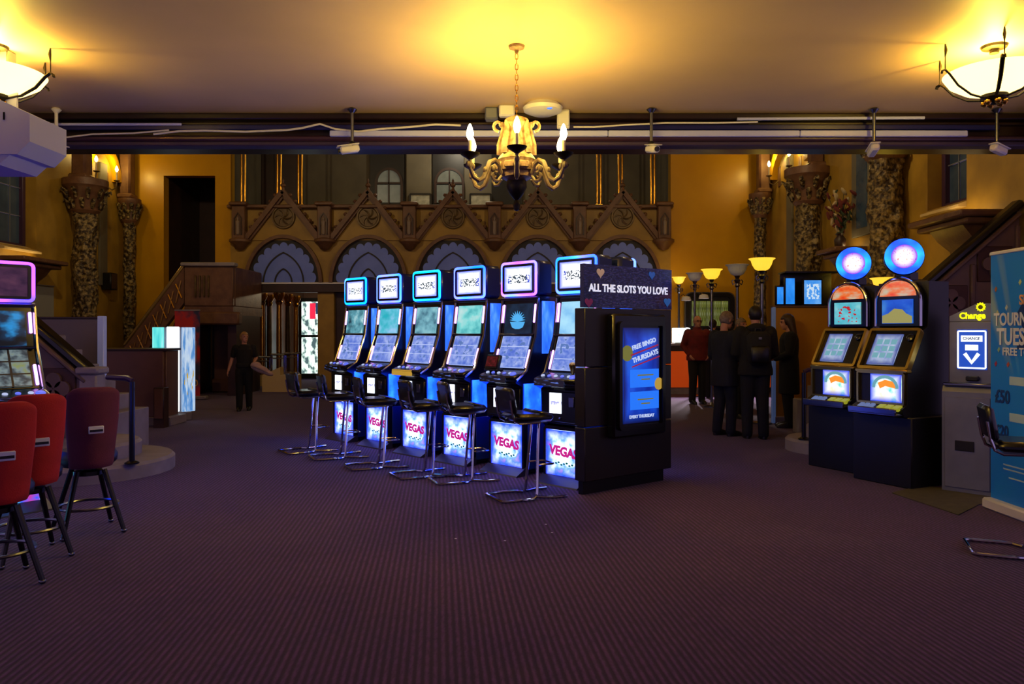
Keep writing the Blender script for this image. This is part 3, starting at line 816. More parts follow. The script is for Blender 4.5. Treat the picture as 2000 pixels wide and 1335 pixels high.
# ---- near stairs at either side with curved bottom steps and quatrefoil balustrade
def near_stair(label, x0, y0, sg, n_steps, br, bc):
    """flight that starts at x0 and climbs towards sg (-1 left, 1 right); front face at y0"""
    t = thing('side_staircase', label, 'staircase', (x0, y0, 0))
    ob('bottom_step', MB().lathe([(br, 0), (br, .13), (br - .03, .16), (0, .16)], 40, c=(bc[0], bc[1], 0)), M['offwhite'], t)
    ob('bottom_step', MB().lathe([(br * .7, .16), (br * .7, .29), (br * .7 - .03, .32), (0, .32)], 36, c=(bc[0] + sg * .1, bc[1] + .05, 0)), M['offwhite'], t)
    run = .22; rise = .19
    for k in range(n_steps):
        z = .32 + rise * (k + 1)
        ob('step', MB().box((sg * (.1 + run * (k + .5)), .9, z / 2), (run, 1.5, z), bev=.01), M['offwhite'], t)
    L = run * n_steps; H = rise * n_steps
    ang = math.atan2(H, L)
    # balustrade: stringer, posts, quatrefoil panels, handrail, all on the front face
    zb = .36
    q = [(sg * .0, 0.0), (sg * .0, zb + .62), (sg * L, zb + .62 + H), (sg * L, 0.0)]
    ob('stringer', MB().prism(q, .0, .1), M['stair'], t)
    ob('handrail', MB().box((sg * L / 2, .05, zb + .70 + H / 2), (math.hypot(L, H) + .1, .2, .1), rot=(0, -sg * ang, 0), bev=.03), M['black'], t)
    ob('rail_moulding', MB().box((sg * L / 2, .03, zb + .58 + H / 2), (math.hypot(L, H), .18, .06), rot=(0, -sg * ang, 0), bev=.02), M['stair'], t)
    ob('newel', MB().box((sg * -.02, .05, .52), (.2, .2, 1.04), bev=.02).box((sg * -.02, .05, 1.07), (.26, .26, .08), bev=.02), M['offwhite'], t)
    k = 0
    xx = .36
    while xx < L - .1:
        zc = zb + .2 + xx / L * H
        qf = ob('quatrefoil_panel', MB().box((sg * xx, -.005, zc), (.46, .03, .46), bev=.01), M['stairdark'], t)
        d = MB()
        for a in range(4):
            d.lathe([(0, .0), (.085, .0), (.085, .03), (0, .03)], 16, c=(sg * xx + .095 * math.cos(PI / 2 * a), -.02, zc + .095 * math.sin(PI / 2 * a)), rot=(PI / 2, 0, 0))
        d.box((sg * xx, -.03, zc), (.14, .03, .14))
        ob('quatrefoil', d, M['stair'], qf)
        ob('muntin', MB().box((sg * (xx + .29), -.01, zc + .1), (.06, .06, .8), bev=.015), M['stair'], t)
        xx += .58; k += 1
    return t
M['stair'] = mat('mauve grey stone', '#6a5550', .55, col2='#5c4944', scale=4)
M['stairdark'] = mat('dark red brown recess', '#3c201c', .6)
st = near_stair('stone staircase climbing to the left behind the red stools, with curved bottom steps', -4.72, 8.55, -1, 6, .9, (.1, -.25))
# right-hand flight is taller in view
st2 = near_stair('dark balustraded staircase climbing to the right behind the change machine', 4.12, 9.9, 1, 11, .58, (-.04, -.15))
# handrail posts on the bottom steps
def rail_post(label, loc, sg):
    t = thing('handrail_post', label, 'handrail', loc, 0, 'dark handrail posts on the curved steps')
    ob('post', MB().tube([(0, 0, .0), (0, 0, .83)], .028, 10), M['black'], t)
    ob('top_rail', MB().tube([(0, 0, .84), (sg * .05, .0, .865), (sg * .3, .1, .87)], .03, 8), M['brass'] if False else M['beam2'], t)
    ob('foot_plate', MB().lathe([(.07, 0), (.07, .012), (.04, .03)], 16), M['black'], t)
    return t
rail_post('dark handrail post on the curved steps behind the purple stool', (-3.86, 7.8, .165), -1)
rail_post('dark handrail post on the curved steps left of the round-topped machines', (3.63, 9.55, .165), 1)
# ================================================================== slot machines in the middle
def neon(name, cols, s, seed, scale=2.2):
    m, n, l, b = nt(name)
    b.inputs['Base Color'].default_value = (.05, .05, .08, 1)
    tc = n.new('ShaderNodeTexCoord'); mp = n.new('ShaderNodeMapping'); mp.inputs['Location'].default_value = (seed, seed, seed)
    l.new(tc.outputs['Object'], mp.inputs['Vector'])
    nz = n.new('ShaderNodeTexNoise'); nz.inputs['Scale'].default_value = scale; nz.inputs['Detail'].default_value = 1; l.new(mp.outputs['Vector'], nz.inputs['Vector'])
    cr = n.new('ShaderNodeValToRGB'); e = cr.color_ramp.elements
    while len(e) < len(cols): e.new(.5)
    for i, c in enumerate(cols): e[i].position = .3 + .4 * i / (len(cols) - 1); e[i].color = lin(c)
    l.new(nz.outputs['Fac'], cr.inputs['Fac']); l.new(cr.outputs['Color'], b.inputs['Emission Color']); b.inputs['Emission Strength'].default_value = s
    return m
SS = 1.0
M['topper'] = [screen('topper screen %d' % i, ['#c8dcff', '#ffffff', '#f4f6ff'], 3, edge='#0830d0', ew=.26, scrib='#28343c', sband=(.33, .66), sthr=.5, sscale=20, s=2.2, seed=i * 3.1) for i in range(6)]
NC = [['#0064ff', '#0078ff', '#4878ff', '#0058ff'], ['#1040ff', '#2868ff', '#5858ff', '#0858ff'], ['#0090ff', '#0098e8', '#0868ff', '#20a0ff'], ['#0050ff', '#3050ff', '#5058ff', '#0068ff'], ['#0068ff', '#6850ff', '#9038d8', '#1870ff'], ['#0058ff', '#2070ff', '#4850ff', '#0848ff']]
M['neon'] = [neon('neon frame %d' % i, NC[i], 6.5, i * 5.3) for i in range(6)]
M['reels'] = [screen('reel screen %d' % i, ['#4c6cd0', '#7890e0', '#a8b8f0'], 4 + i * .5, grid=(1, 3, .014), gcol='#b8c8f8', s=1.0, seed=i * 2.2 + 1, scrib='#5878b8', sband=(.08, .92), sthr=.62, sscale=6.5) for i in range(6)]
UP = [['#183848', '#5898a8', '#b8dce0'], ['#20a8b8', '#58b8d0', '#90c0e8'], ['#2c5870', '#6fa8b8', '#90c4cc'], ['#38a0a8', '#78d0d0', '#b8d8d8'], ['#06121e', '#081a2c', '#102840'], ['#78b8e8', '#98d0f0', '#a8dcf4']]
M['upper'] = [screen('upper screen %d' % i, UP[i], 2.4, s=1.1, seed=i * 1.7 + .4) for i in range(6)]
M['belly'] = screen('backlit belly glass', ['#d070c0', '#5080ff', '#c8d8ff', '#4878f8'], 2.6, edge='#0220e0', ew=.38, s=4.0, seed=3.3)
M['door_screen'] = screen('door display', ['#c8d4ff', '#ffffff'], 4, scrib='#8080a8', sband=(.42, .6), sthr=.42, sscale=8, s=2.4)
M['vegas'] = mat('magenta print', '#b02078', .5, emit='#b82080', es=1.0)
M['vegas2'] = mat('green print', '#208868', .5, emit='#208868', es=.35)
M['pinkbar'] = emis('violet light bar', '#d090ff', 4)
M['sideglow'] = screen('blue lit side panel', ['#0c34c0', '#2458e8', '#5080ff'], 1.5, s=2.4)
M['bluepanel'] = screen('blue lit lower panel', ['#0418a0', '#082cd8', '#1448f0'], 1.5, s=8.0, seed=2)
M['button'] = emis('button light', '#6878ff', .9)
M['buttonw'] = emis('white button light', '#c8d4ff', .8)
M['deckprint'] = screen('deck print', ['#08080c', '#101018', '#7090ff'], 3, s=.7, stops=[.4, .55, .66])
M['yellowcard'] = mat('yellow card', '#d8b040', .5, emit='#d8b040', es=.5)
M['footplate'] = mat('dark grey foot plate', '#3b3c4c', .35, .5)

PROF = [(0.0, .03), (0.0, .56), (-.05, .60), (-.06, .93), (-.15, .97), (-.16, 1.03), (-.02, 1.09), (.03, 1.10), (.15, 1.46), (.20, 1.84), (.20, 1.88), (.46, 1.88), (.46, .03)]
def slot_machine(i, label, loc, rz, logo=True):
    t = thing('slot_machine', label, 'slot machine', loc, rz, 'slot machines in the middle row')
    t.scale = (1.0, 1, 1)
    ob('cabinet', MB().prism(PROF, -.27, .27, plane='yz'), M['slotblack'], t, smooth=False)
    ob('foot_plate', MB().prism([(-.16, 0), (-.15, .012), (-.01, .085), (.02, .085), (.02, 0)], -.28, .28, plane='yz'), M['footplate'], t, smooth=False)
    bp = ob('belly_glass', MB().box((0, -.012, .30), (.47, .02, .46), bev=.004), M['belly'], t)
    ob('belly_frame', MB().strip(rrect(-.25, .25, .055, .545, .02, 3), .028, -.03, 0, closed=True), M['slotblack'], bp)
    text('lettering', 'VEGAS', .125, M['vegas'], bp, (0, -.0235, .315), rot=(PI / 2, R(4), 0), bold=.007, ext=.001)
    bd = MB()
    for k in range(7):
        bd.ball((-.1 + k * .035, -.024, .2 + .012 * math.sin(k * 2.1)), (.016, .003, .01), 6, 4)
    ob('scroll_print', bd, M['vegas2'], bp)
    dr = ob('door', MB().box((-.0, -.064, .765), (.50, .02, .3), bev=.008), M['black'], t)
    ob('door_display', MB().box((-.06, -.078, .80), (.15, .01, .2)), M['door_screen'], dr, smooth=False)
    ob('door_lock', MB().lathe([(.012, 0), (.012, .012), (0, .014)], 10, c=(.0, -.075, .655), rot=(PI / 2, 0, 0)), M['chrome'], dr)
    ob('note_slot', MB().box((.15, -.078, .82), (.07, .02, .1), bev=.006), M['chromed'], dr)
    dk = ob('button_deck', MB().box((0, -.1, 1.035), (.54, .15, .06), rot=(R(18), 0, 0), bev=.015), M['black'], t)
    ob('deck_bezel', MB().box((-.06, -.17, 1.005), (.4, .014, .07), rot=(R(-4), 0, 0), bev=.004), M['deckprint'] if i != 2 else M['yellowcard'], dk)
    for k in range(5):
        ob('button', MB().lathe([(.02, 0), (.02, .01), (.014, .016), (0, .017)], 10, c=(-.2 + k * .085, -.105, 1.063), rot=(R(18), 0, 0)), M['button'] if k % 2 else M['buttonw'], dk)
    ob('start_button', MB().lathe([(.035, 0), (.035, .015), (.024, .026), (0, .028)], 12, c=(.2, -.12, 1.055), rot=(R(18), 0, 0)), M['button'], dk)
    a1 = math.atan2(.12, .36); a2 = math.atan2(.05, .38)
    ob('lower_screen', MB().box((0, .085, 1.285), (.41, .02, .355), rot=(-a1, 0, 0)), M['reels'][i], t, smooth=False)
    ob('screen_divider', MB().box((0, .14, 1.468), (.5, .05, .028), bev=.008), M['black'], t)
    us = ob('upper_screen', MB().box((0, .166, 1.645), (.40, .02, .325), rot=(-a2, 0, 0)), M['upper'][i], t, smooth=False)
    for s in (-1, 1):
        ob('side_trim', MB().tube([(s * .272, -.15, 1.0), (s * .272, .0, 1.09), (s * .272, .14, 1.46), (s * .272, .19, 1.86)], .014, 6), M['chrome'], t)
        ob('light_bar', MB().box((s * .236, .058, 1.22), (.022, .02, .2), rot=(-a1, 0, 0), bev=.006), M['pinkbar'], t)
        ob('light_bar', MB().box((s * .236, .168, 1.7), (.022, .02, .2), rot=(-a2, 0, 0), bev=.006), M['pinkbar'], t)
        ob('side_light_panel', MB().box((s * .275, .34, 1.55), (.012, .2, .56), bev=.004), M['sideglow'], t)
        ob('lower_side_panel', MB().box((s * .275, .10, .79), (.012, .28, .34), bev=.004), M['bluepanel'], t)
    ob('belly_side_strip', MB().box((-.263, -.008, .30), (.02, .02, .46), bev=.004), M['bluepanel'], t)
    for s in (-1, 1): ob('cabinet_side', MB().box((s * .274, .23, .30), (.01, .42, .48), bev=.003), M['sideblue'], t)
    ob('top_bar', MB().tube([(-.272, .185, 1.865), (.272, .185, 1.865)], .02, 8), M['chromed'], t)
    tp = ob('topper', MB().box((0, .30, 2.075), (.54, .26, .38), bev=.035), mat('dark blue topper shell', '#101a50', .3) if 'tshell' not in M else M['tshell'], t)
    ob('neon_frame', MB().tube([(x, .165, z) for (x, z) in rrect(-.256, .256, 1.90, 2.25, .035, 4)], .014, 8, closed=True), M['neon'][i], tp)
    ob('topper_frame', MB().strip(rrect(-.225, .225, 1.93, 2.22, .015, 2), .025, .15, .17, closed=True), M['black'], tp)
    ob('topper_screen', MB().box((0, .163, 2.075), (.44, .01, .28)), M['topper'][i], tp, smooth=False)
    ob('topper_neck', MB().box((0, .32, 1.885), (.3, .16, .06)), M['black'], t)
    return t
M['sideblue'] = mat('glossy blue cabinet side', '#16306e', .2)
M['tshell'] = mat('dark blue topper shell', '#101a50', .3)
MX = [(-2.32 + (0.495 + 2.35) * k / 5, 10.7 + (7.58 - 10.7) * k / 5) for k in range(6)]
RZ = R(-45)
SL = ['farthest slot machine of the middle row, beside the glazed street door', 'second slot machine from the far end of the middle row', 'third slot machine from the far end of the middle row, with a yellow card deck',
      'fourth slot machine from the far end of the middle row', 'slot machine with a blue emblem on its dark upper screen and a small red-screened device', 'nearest slot machine of the middle row, against the dark screen kiosk']
slots = [slot_machine(i, SL[i], (MX[i][0], MX[i][1], 0), RZ) for i in range(6)]
# machine back to back with the nearest one: only its topper shows over the kiosk
bt = slot_machine(1, 'slot machine facing away, its dark topper showing above the kiosk sign', (0.495 + .96 * .738, 7.58 + .96 * .675, 0), RZ + PI)
bt['group'] = 'slot machines facing away'
# blue emblem on the fifth machine's upper screen
us = child(slots[4], 'upper_screen')[0]
em = MB()
for k in range(11):
    a = PI * (k / 10) ; em.prism([(.02 * math.cos(a + 1.57), .02 * math.sin(a + 1.57)), (.12 * math.cos(a), .1 * math.sin(a)), (.02 * math.cos(a - 1.57), .02 * math.sin(a - 1.57))], -.004, 0, c=(0, .1475, 1.63))
em.prism([(-.11, -.02), (.11, -.02), (.08, -.08), (0, -.11), (-.08, -.08)], -.006, 0, c=(0, .147, 1.63))
ob('emblem', em, emis('blue emblem', '#50b0f0', 1.0), us)
M['redscreen'] = screen('small red display', ['#300810', '#781828', '#a02838'], 3, s=.35)
dv = thing('card_reader', 'small red-screened device standing on the button deck of a slot machine', 'device', Vector((MX[4][0], MX[4][1], 1.085)) + Matrix.Rotation(RZ, 3, 'Z') @ Vector((-.16, -.06, 0)), RZ)
ob('body', MB().box((0, 0, .09), (.2, .05, .16), rot=(R(-18), 0, 0), bev=.01).box((0, 0, .01), (.2, .1, .02), bev=.004), M['blackm'], dv)
ob('display', MB().box((0, -.027, .1), (.16, .005, .11), rot=(R(-18), 0, 0)), M['redscreen'], dv, smooth=False)
cn = thing('gold_cone', 'small gold paper cone on the deck of the nearest slot machine', 'ornament', Vector((MX[5][0], MX[5][1], 1.07)) + Matrix.Rotation(RZ, 3, 'Z') @ Vector((.14, -.05, 0)), RZ)
ob('cone', MB().lathe([(0.006, 0), (.04, .11), (.036, .112), (0, .02)], 12), M['gold'], cn)
ob('crumple', MB().ball((0, 0, .115), (.036, .036, .022), 8, 5), M['candle'], cn)

# ------------------------------------------------------------------ kiosk at the end of the row
KC = Vector((.665, 7.0, 0)); ke = Vector((.785, .62, 0)).normalized(); kn = Vector((ke.y, -ke.x, 0))
KW, KD = 1.2, .14
kc = KC + ke * KW / 2 - kn * KD / 2
kz = math.atan2(kn.x, -kn.y)
M['kiosk'] = mat('dark brown kiosk laminate', '#171316', .4, col2='#1e191c', scale=1.5)
k = thing('screen_kiosk', 'dark brown kiosk with portrait screen and header sign ending the slot row', 'kiosk', kc, kz)
ob('plinth', MB().box((0, .03, .065), (KW - .08, KD - .08, .13)), M['blackm'], k)
for zz0, zz1 in ((.13, .62), (.63, 1.17), (1.18, 1.72)):
    ob('body_panel', MB().box((0, 0, (zz0 + zz1) / 2), (KW, KD, zz1 - zz0), bev=.006), M['kiosk'], k)
hx = .04
ob('screen_housing', MB().box((hx, -KD / 2 - .05, 1.09), (.74, .1, 1.16), bev=.02), M['black'], k)
ob('housing_rim', MB().strip(rrect(hx - .3, hx + .3, .6, 1.58, .03, 3), .04, -KD / 2 - .13, -KD / 2 - .095, closed=True), M['black'], k)
M['kscreen'] = screen('kiosk display', ['#0828a0', '#1048d8', '#2068f0'], 2.0, edge='#041050', ew=.12, s=.85, seed=5)
ks = ob('display', MB().box((hx, -KD / 2 - .104, 1.09), (.5, .01, .9)), M['kscreen'], k, smooth=False)
yy = -KD / 2 - .113
M['ktext'] = emis('pale display lettering', '#c8d8ff', .9)
M['kred'] = emis('red display band', '#c02858', .55)
M['kbox'] = emis('bright blue display box', '#2078ff', .95)
M['kgold'] = emis('amber display lettering', '#8c8a40', .6)
text('display_lettering', 'FREE BINGO', .062, M['ktext'], ks, (hx + .03, yy, 1.385), rot=(PI / 2, R(-14), 0), bold=.002)
text('display_lettering', 'THURSDAYS', .066, M['ktext'], ks, (hx + .05, yy, 1.27), rot=(PI / 2, R(-14), 0), bold=.002)
ob('display_band', MB().box((hx + .04, yy + .003, 1.328), (.4, .004, .014), rot=(0, R(-14), 0)).box((hx + .06, yy + .003, 1.218), (.4, .004, .012), rot=(0, R(-14), 0)), M['kred'], ks)
for zc in (1.06, .85):
    ob('display_box', MB().box((hx + .04, yy + .003, zc), (.4, .004, .17)), M['kbox'], ks, smooth=False)
for zc in (1.06, .83):
    lines = MB()
    for j in range(2): lines.box((hx + .05, yy, zc + .03 - j * .04), (.12 + .1 * (j == 0), .004, .012))
    ob('display_lines', lines, M['kgold'], ks)
text('display_lettering', 'EVERY THURSDAY', .042, M['ktext'], ks, (hx, yy, .70), bold=.001)
ob('display_moon', MB().lathe([(.075, 0), (.075, .004), (.0, .004)], 20, c=(hx - .2, yy + .006, 1.3), rot=(PI / 2, 0, 0)), M['kgold'], ks)
ob('display_glint', MB().lathe([(.06, 0), (.06, .004), (.0, .004)], 16, c=(hx + .24, yy + .004, 1.0), rot=(PI / 2, 0, 0)), emis('amber glint', '#c8a040', .8), ks)
M['confetti'] = screen('confetti print', ['#0a0f38', '#161c58', '#2a3890', '#805070'], 26, s=.16, stops=[.35, .5, .6, .72], scrib='#6a6a9a', sband=(0, 1), sthr=.64, sscale=40)
hd = ob('header_sign', MB().box((0, -KD / 2 + .03, 1.925), (KW + .02, .05, .4)), M['confetti'], k, smooth=False)
text('sign_lettering', 'ALL THE SLOTS YOU LOVE', .098, mat('white sign lettering', '#e8ecff', .5, emit='#d8e0ff', es=.75), hd, (0, -KD / 2 + .002, 1.905), bold=.003, wx=.93)
for (x, z, r_, c_) in ((-.4, 2.05, .05, '#b09a90'), (.31, 2.06, .045, '#2860c8'), (.54, 1.8, .05, '#2868c0'), (-.55, 1.77, .05, '#6a2050')):
    hm = MB().prism([(r_ * 1.0 * math.sin(q) ** 3, r_ * (.81 * math.cos(q) - .31 * math.cos(2 * q) - .12 * math.cos(3 * q) - .06 * math.cos(4 * q))) for q in [2 * PI * j / 24 for j in range(24)]], -.004, 0, c=(x, -KD / 2 + .003, z))
    ob('heart_print', hm, mat('heart print ' + c_, c_, .5, emit=c_, es=.3), hd)

# ------------------------------------------------------------------ chrome bar stools
M['vinyl'] = mat('black vinyl', '#0a0b12', .28, coat=.2)
def bar_stool(label, loc, rz, group='black chrome bar stools'):
    """sits facing local +y (towards its machine); backrest at -y"""
    t = thing('bar_stool', label, 'bar stool', loc, rz, group)
    ob('seat', MB().box((0, .0, .735), (.40, .36, .075), bev=.03).box((0, .10, .765), (.36, .12, .03), rot=(R(-14), 0, 0), bev=.012), M['vinyl'], t)
    ob('backrest', MB().box((0, -.215, .885), (.36, .05, .24), rot=(R(10), 0, 0), bev=.024), M['vinyl'], t)
    for s in (-1, 1):
        ob('back_support', MB().tube([(s * .16, .05, .69), (s * .16, -.15, .685), (s * .16, -.2, .71), (s * .16, -.225, .78), (s * .16, -.245, .90)], .011, 6), M['chrome'], t)
        ob('post', MB().tube([(s * .07, .10, .70), (s * .075, .08, .66), (s * .09, .06, .4), (s * .12, .04, .05), (s * .13, .03, .022)], .014, 8), M['chrome'], t)
        ob('front_foot', MB().tube([(s * .13, .03, .02), (s * .16, .1, .016), (s * .2, .18, .016), (s * .2, .30, .016)], .013, 8), M['chrome'], t)
    ob('base_loop', MB().tube([(.13, .02, .016), (.19, -.03, .016), (.2, -.12, .016), (.2, -.3, .016), (.18, -.33, .016), (-.18, -.33, .016), (-.2, -.3, .016), (-.2, -.12, .016), (-.19, -.03, .016), (-.13, .02, .016)], .013, 8), M['chrome'], t)
    ob('footrest', MB().tube([(.1, .055, .3), (.1, .2, .3), (.08, .225, .3), (-.08, .225, .3), (-.1, .2, .3), (-.1, .055, .3)], .01, 6), M['chrome'], t)
    ob('seat_bracket', MB().box((0, .06, .69), (.22, .16, .016)), M['chromed'], t)
    return t
bs = bar_stool('farthest bar stool of the middle row, turned out towards the street door', G(604, 880), RZ + R(-10))
for px, py, dr_, lb in ((664, 892, -20, 'second bar stool from the far end of the middle row'), (738, 911, -22, 'third bar stool from the far end of the middle row'), (831, 927, -18, 'bar stool in front of the machine with the yellow card'),
                        (908, 937, -24, 'bar stool between the yellow card machine and the blue emblem machine'), (1030, 969, -20, 'nearest bar stool of the middle row, beside the dark kiosk')):
    dup(bs, G(px, py), RZ + R(dr_), lb)
dup(bs, (3.47, 5.2, 0), R(-112), 'bar stool at the right edge in front of the blue roll-up banner')
# ================================================================== red stools and machines at the left
M['redfab'] = mat('red upholstery', '#b81c22', .8, col2='#a3161e', scale=5, bump=.15, bscale=120)
M['purfab'] = mat('plum upholstery', '#642448', .85, col2='#582040', scale=5, bump=.15, bscale=120)
M['handle'] = mat('pale bright metal', '#d0d8f4', .35)
def red_stool(label, loc, rz, fab):
    """faces local +y, outer shell of the back faces -y"""
    t = thing('upholstered_stool', label, 'stool', loc, rz, 'upholstered stools at the left')
    # curved shell: outer and inner skins, rounded top, narrower foot
    nu, nv = 14, 12
    def pt(u, v, off):
        wv = .158 + .03 * min(1, v * 1.6)
        a = (u - .5) * 2
        aa = a
        x = aa * (wv - off * .5)
        z = .49 + .61 * v - .05 * (a ** 6) * v ** 4
        y = -.20 + .10 * a * a * (1 - .25 * v) - .06 * v + off * (1 - .4 * abs(a))
        return (x, y, z)
    vs = []; fs = []
    for off in (0.0, .075):
        for j in range(nv + 1):
            for i_ in range(nu + 1):
                vs.append(pt(i_ / nu, j / nv, off))
    N = (nu + 1) * (nv + 1)
    def q(o, j, i_): return o * N + j * (nu + 1) + i_
    for j in range(nv):
        for i_ in range(nu):
            fs.append((q(0, j, i_), q(0, j, i_ + 1), q(0, j + 1, i_ + 1), q(0, j + 1, i_)))
            fs.append((q(1, j, i_), q(1, j + 1, i_), q(1, j + 1, i_ + 1), q(1, j, i_ + 1)))
    for i_ in range(nu):
        fs.append((q(0, 0, i_ + 1), q(0, 0, i_), q(1, 0, i_), q(1, 0, i_ + 1)))
        fs.append((q(0, nv, i_), q(0, nv, i_ + 1), q(1, nv, i_ + 1), q(1, nv, i_)))
    for j in range(nv):
        fs.append((q(0, j, 0), q(0, j + 1, 0), q(1, j + 1, 0), q(1, j, 0)))
        fs.append((q(0, j + 1, nu), q(0, j, nu), q(1, j, nu), q(1, j + 1, nu)))
    sh = ob('backrest', MB().add(vs, fs), fab, t, angle=70)
    md = sh.modifiers.new('soften', 'SUBSURF'); md.levels = 1; md.render_levels = 1
    ob('back_pad', MB().box((0, -.075, .86), (.28, .05, .42), rot=(R(7), 0, 0), bev=.024), M['blackm'], t)
    pl = ob('back_handle', MB().box((0, -.266, .79), (.1, .014, .055), bev=.004), M['handle'], t)
    ob('handle_slot', MB().box((0, -.275, .785), (.085, .006, .016)), M['black'], pl)
    ob('seat', MB().lathe([(0, .5), (.17, .5), (.2, .53), (.205, .58), (.18, .62), (.1, .635), (0, .638)], 24, c=(0, .02, 0)), M['blackm'], t)
    ob('swivel', MB().lathe([(.1, .43), (.1, .46), (.05, .47), (.05, .505)], 16), M['black'], t)
    for sx in (-1, 1):
        for sy in (-1, 1):
            ob('leg', MB().tube([(sx * .09, sy * .09, .47), (sx * .2, sy * .2, .02)], [.019, .016], 8), M['black'], t)
            ob('foot_cap', MB().ball((sx * .2, sy * .2, .016), (.021, .021, .016), 8, 6), M['chromed'], t)
    ob('foot_ring', MB().tube([(.205 * math.cos(2 * PI * k / 28), .205 * math.sin(2 * PI * k / 28), .2) for k in range(28)], .011, 6, closed=True), M['chromed'], t)
    return t
face = R(58)    # faces left and away from the camera
red_stool('plum upholstered stool, the farthest of the three at the left edge', (-3.19, 5.78, 0), R(40), M['purfab'])
red_stool('red upholstered stool in the middle of the three at the left edge', (-3.23, 5.13, 0), R(47), M['redfab'])
red_stool('red upholstered stool nearest the camera, cut by the left edge', (-3.08, 4.58, 0), R(44), M['redfab'])

M['l_top'] = screen('violet topper screen', ['#301838', '#583050', '#70405c'], 3, s=.5)
M['l_neon'] = neon('violet neon frame', ['#2038ff', '#5038ff', '#a040e8', '#6058ff'], 5.0, 2.0)
M['l_up'] = screen('dark blue upper screen', ['#04101c', '#0c3050', '#2090d8'], 2.2, s=.9, seed=8, stops=[.4, .52, .66])
M['l_low'] = screen('dim reel screen', ['#0c1420', '#304858', '#8098a0', '#90a060'], 4, grid=(3, 3, .02), gcol='#0a1018', s=.7, seed=4)
M['l_bel'] = screen('red and teal belly glass', ['#e01848', '#3060ff', '#60e8e8', '#ffffff'], 2.2, s=1.1, seed=6)
def left_slot(label, loc, rz):
    o = dup(slots[0], loc, rz, label, 'slot machines at the left edge', scale=(1.12, 1.12, .93))
    def swap(x, m_):
        x.data = x.data.copy(); x.data.materials[0] = m_
    tp = child(o, 'topper')[0]
    swap(child(tp, 'topper_screen')[0], M['l_top']); swap(child(tp, 'neon_frame')[0], M['l_neon'])
    swap(child(o, 'upper_screen')[0], M['l_up']); swap(child(o, 'lower_screen')[0], M['l_low'])
    bg = child(o, 'belly_glass')[0]; swap(bg, M['l_bel'])
    for c_ in list(child(bg, 'lettering')) + list(child(bg, 'scroll_print')): bpy.data.objects.remove(c_)
    return o
left_slot('slot machine with violet neon topper at the left edge', (-4.2, 6.35, 0), R(52))
left_slot('slot machine mostly out of frame behind the nearest red stool', (-4.06, 5.42, 0), R(52))

# ================================================================== round-topped machines at the right
M['r_ring'] = neon('blue ring light', ['#0040ff', '#0078ff', '#18a8ff'], 2.2, 1.0, 6)
M['r_disc'] = screen('round topper print', ['#ff7030', '#fff0f0', '#ffffff', '#ffffff', '#c060e8'], 9, s=1.5, edge='#8010c8', ew=.3, rnd=True, stops=[.3, .4, .45, .6, .72])
M['r_arch'] = screen('orange arch glass', ['#ff4808', '#ff8038', '#d8c8a8'], 3, s=.8, seed=2)
M['r_s1'] = screen('upper screen with red prize figures', ['#48c0d0', '#70d0e0', '#a0e8e8'], 2, scrib='#d02820', sband=(.1, .85), sthr=.58, sscale=6, s=.8)
M['r_s2'] = screen('upper screen with blue sky', ['#1040c0', '#2060e0', '#4890e8'], 1.5, s=.75, seed=3)
M['r_sand'] = emis('sand coloured picture', '#b8b068', .65)
M['r_mid'] = screen('pale grid screen', ['#8098d8', '#b8c8f0', '#d8e8f8'], 3, edge='#4858a8', ew=.16, s=.75)
M['r_cell'] = emis('pale cell', '#78b8c8', .75)
M['r_bel'] = screen('lower glass with sunburst', ['#58e0d0', '#f4fff0', '#ffffff', '#fff8c0'], 2.5, edge='#1038e0', ew=.22, s=1.15, seed=1)
M['r_org'] = emis('orange banner print', '#ff9028', 1.1)
M['r_tray'] = mat('brushed tray', '#b8b060', .3, .8)
M['r_btn'] = emis('yellow green button', '#b8b830', .55)
M['r_btn2'] = emis('blue white button', '#8098d8', .5)
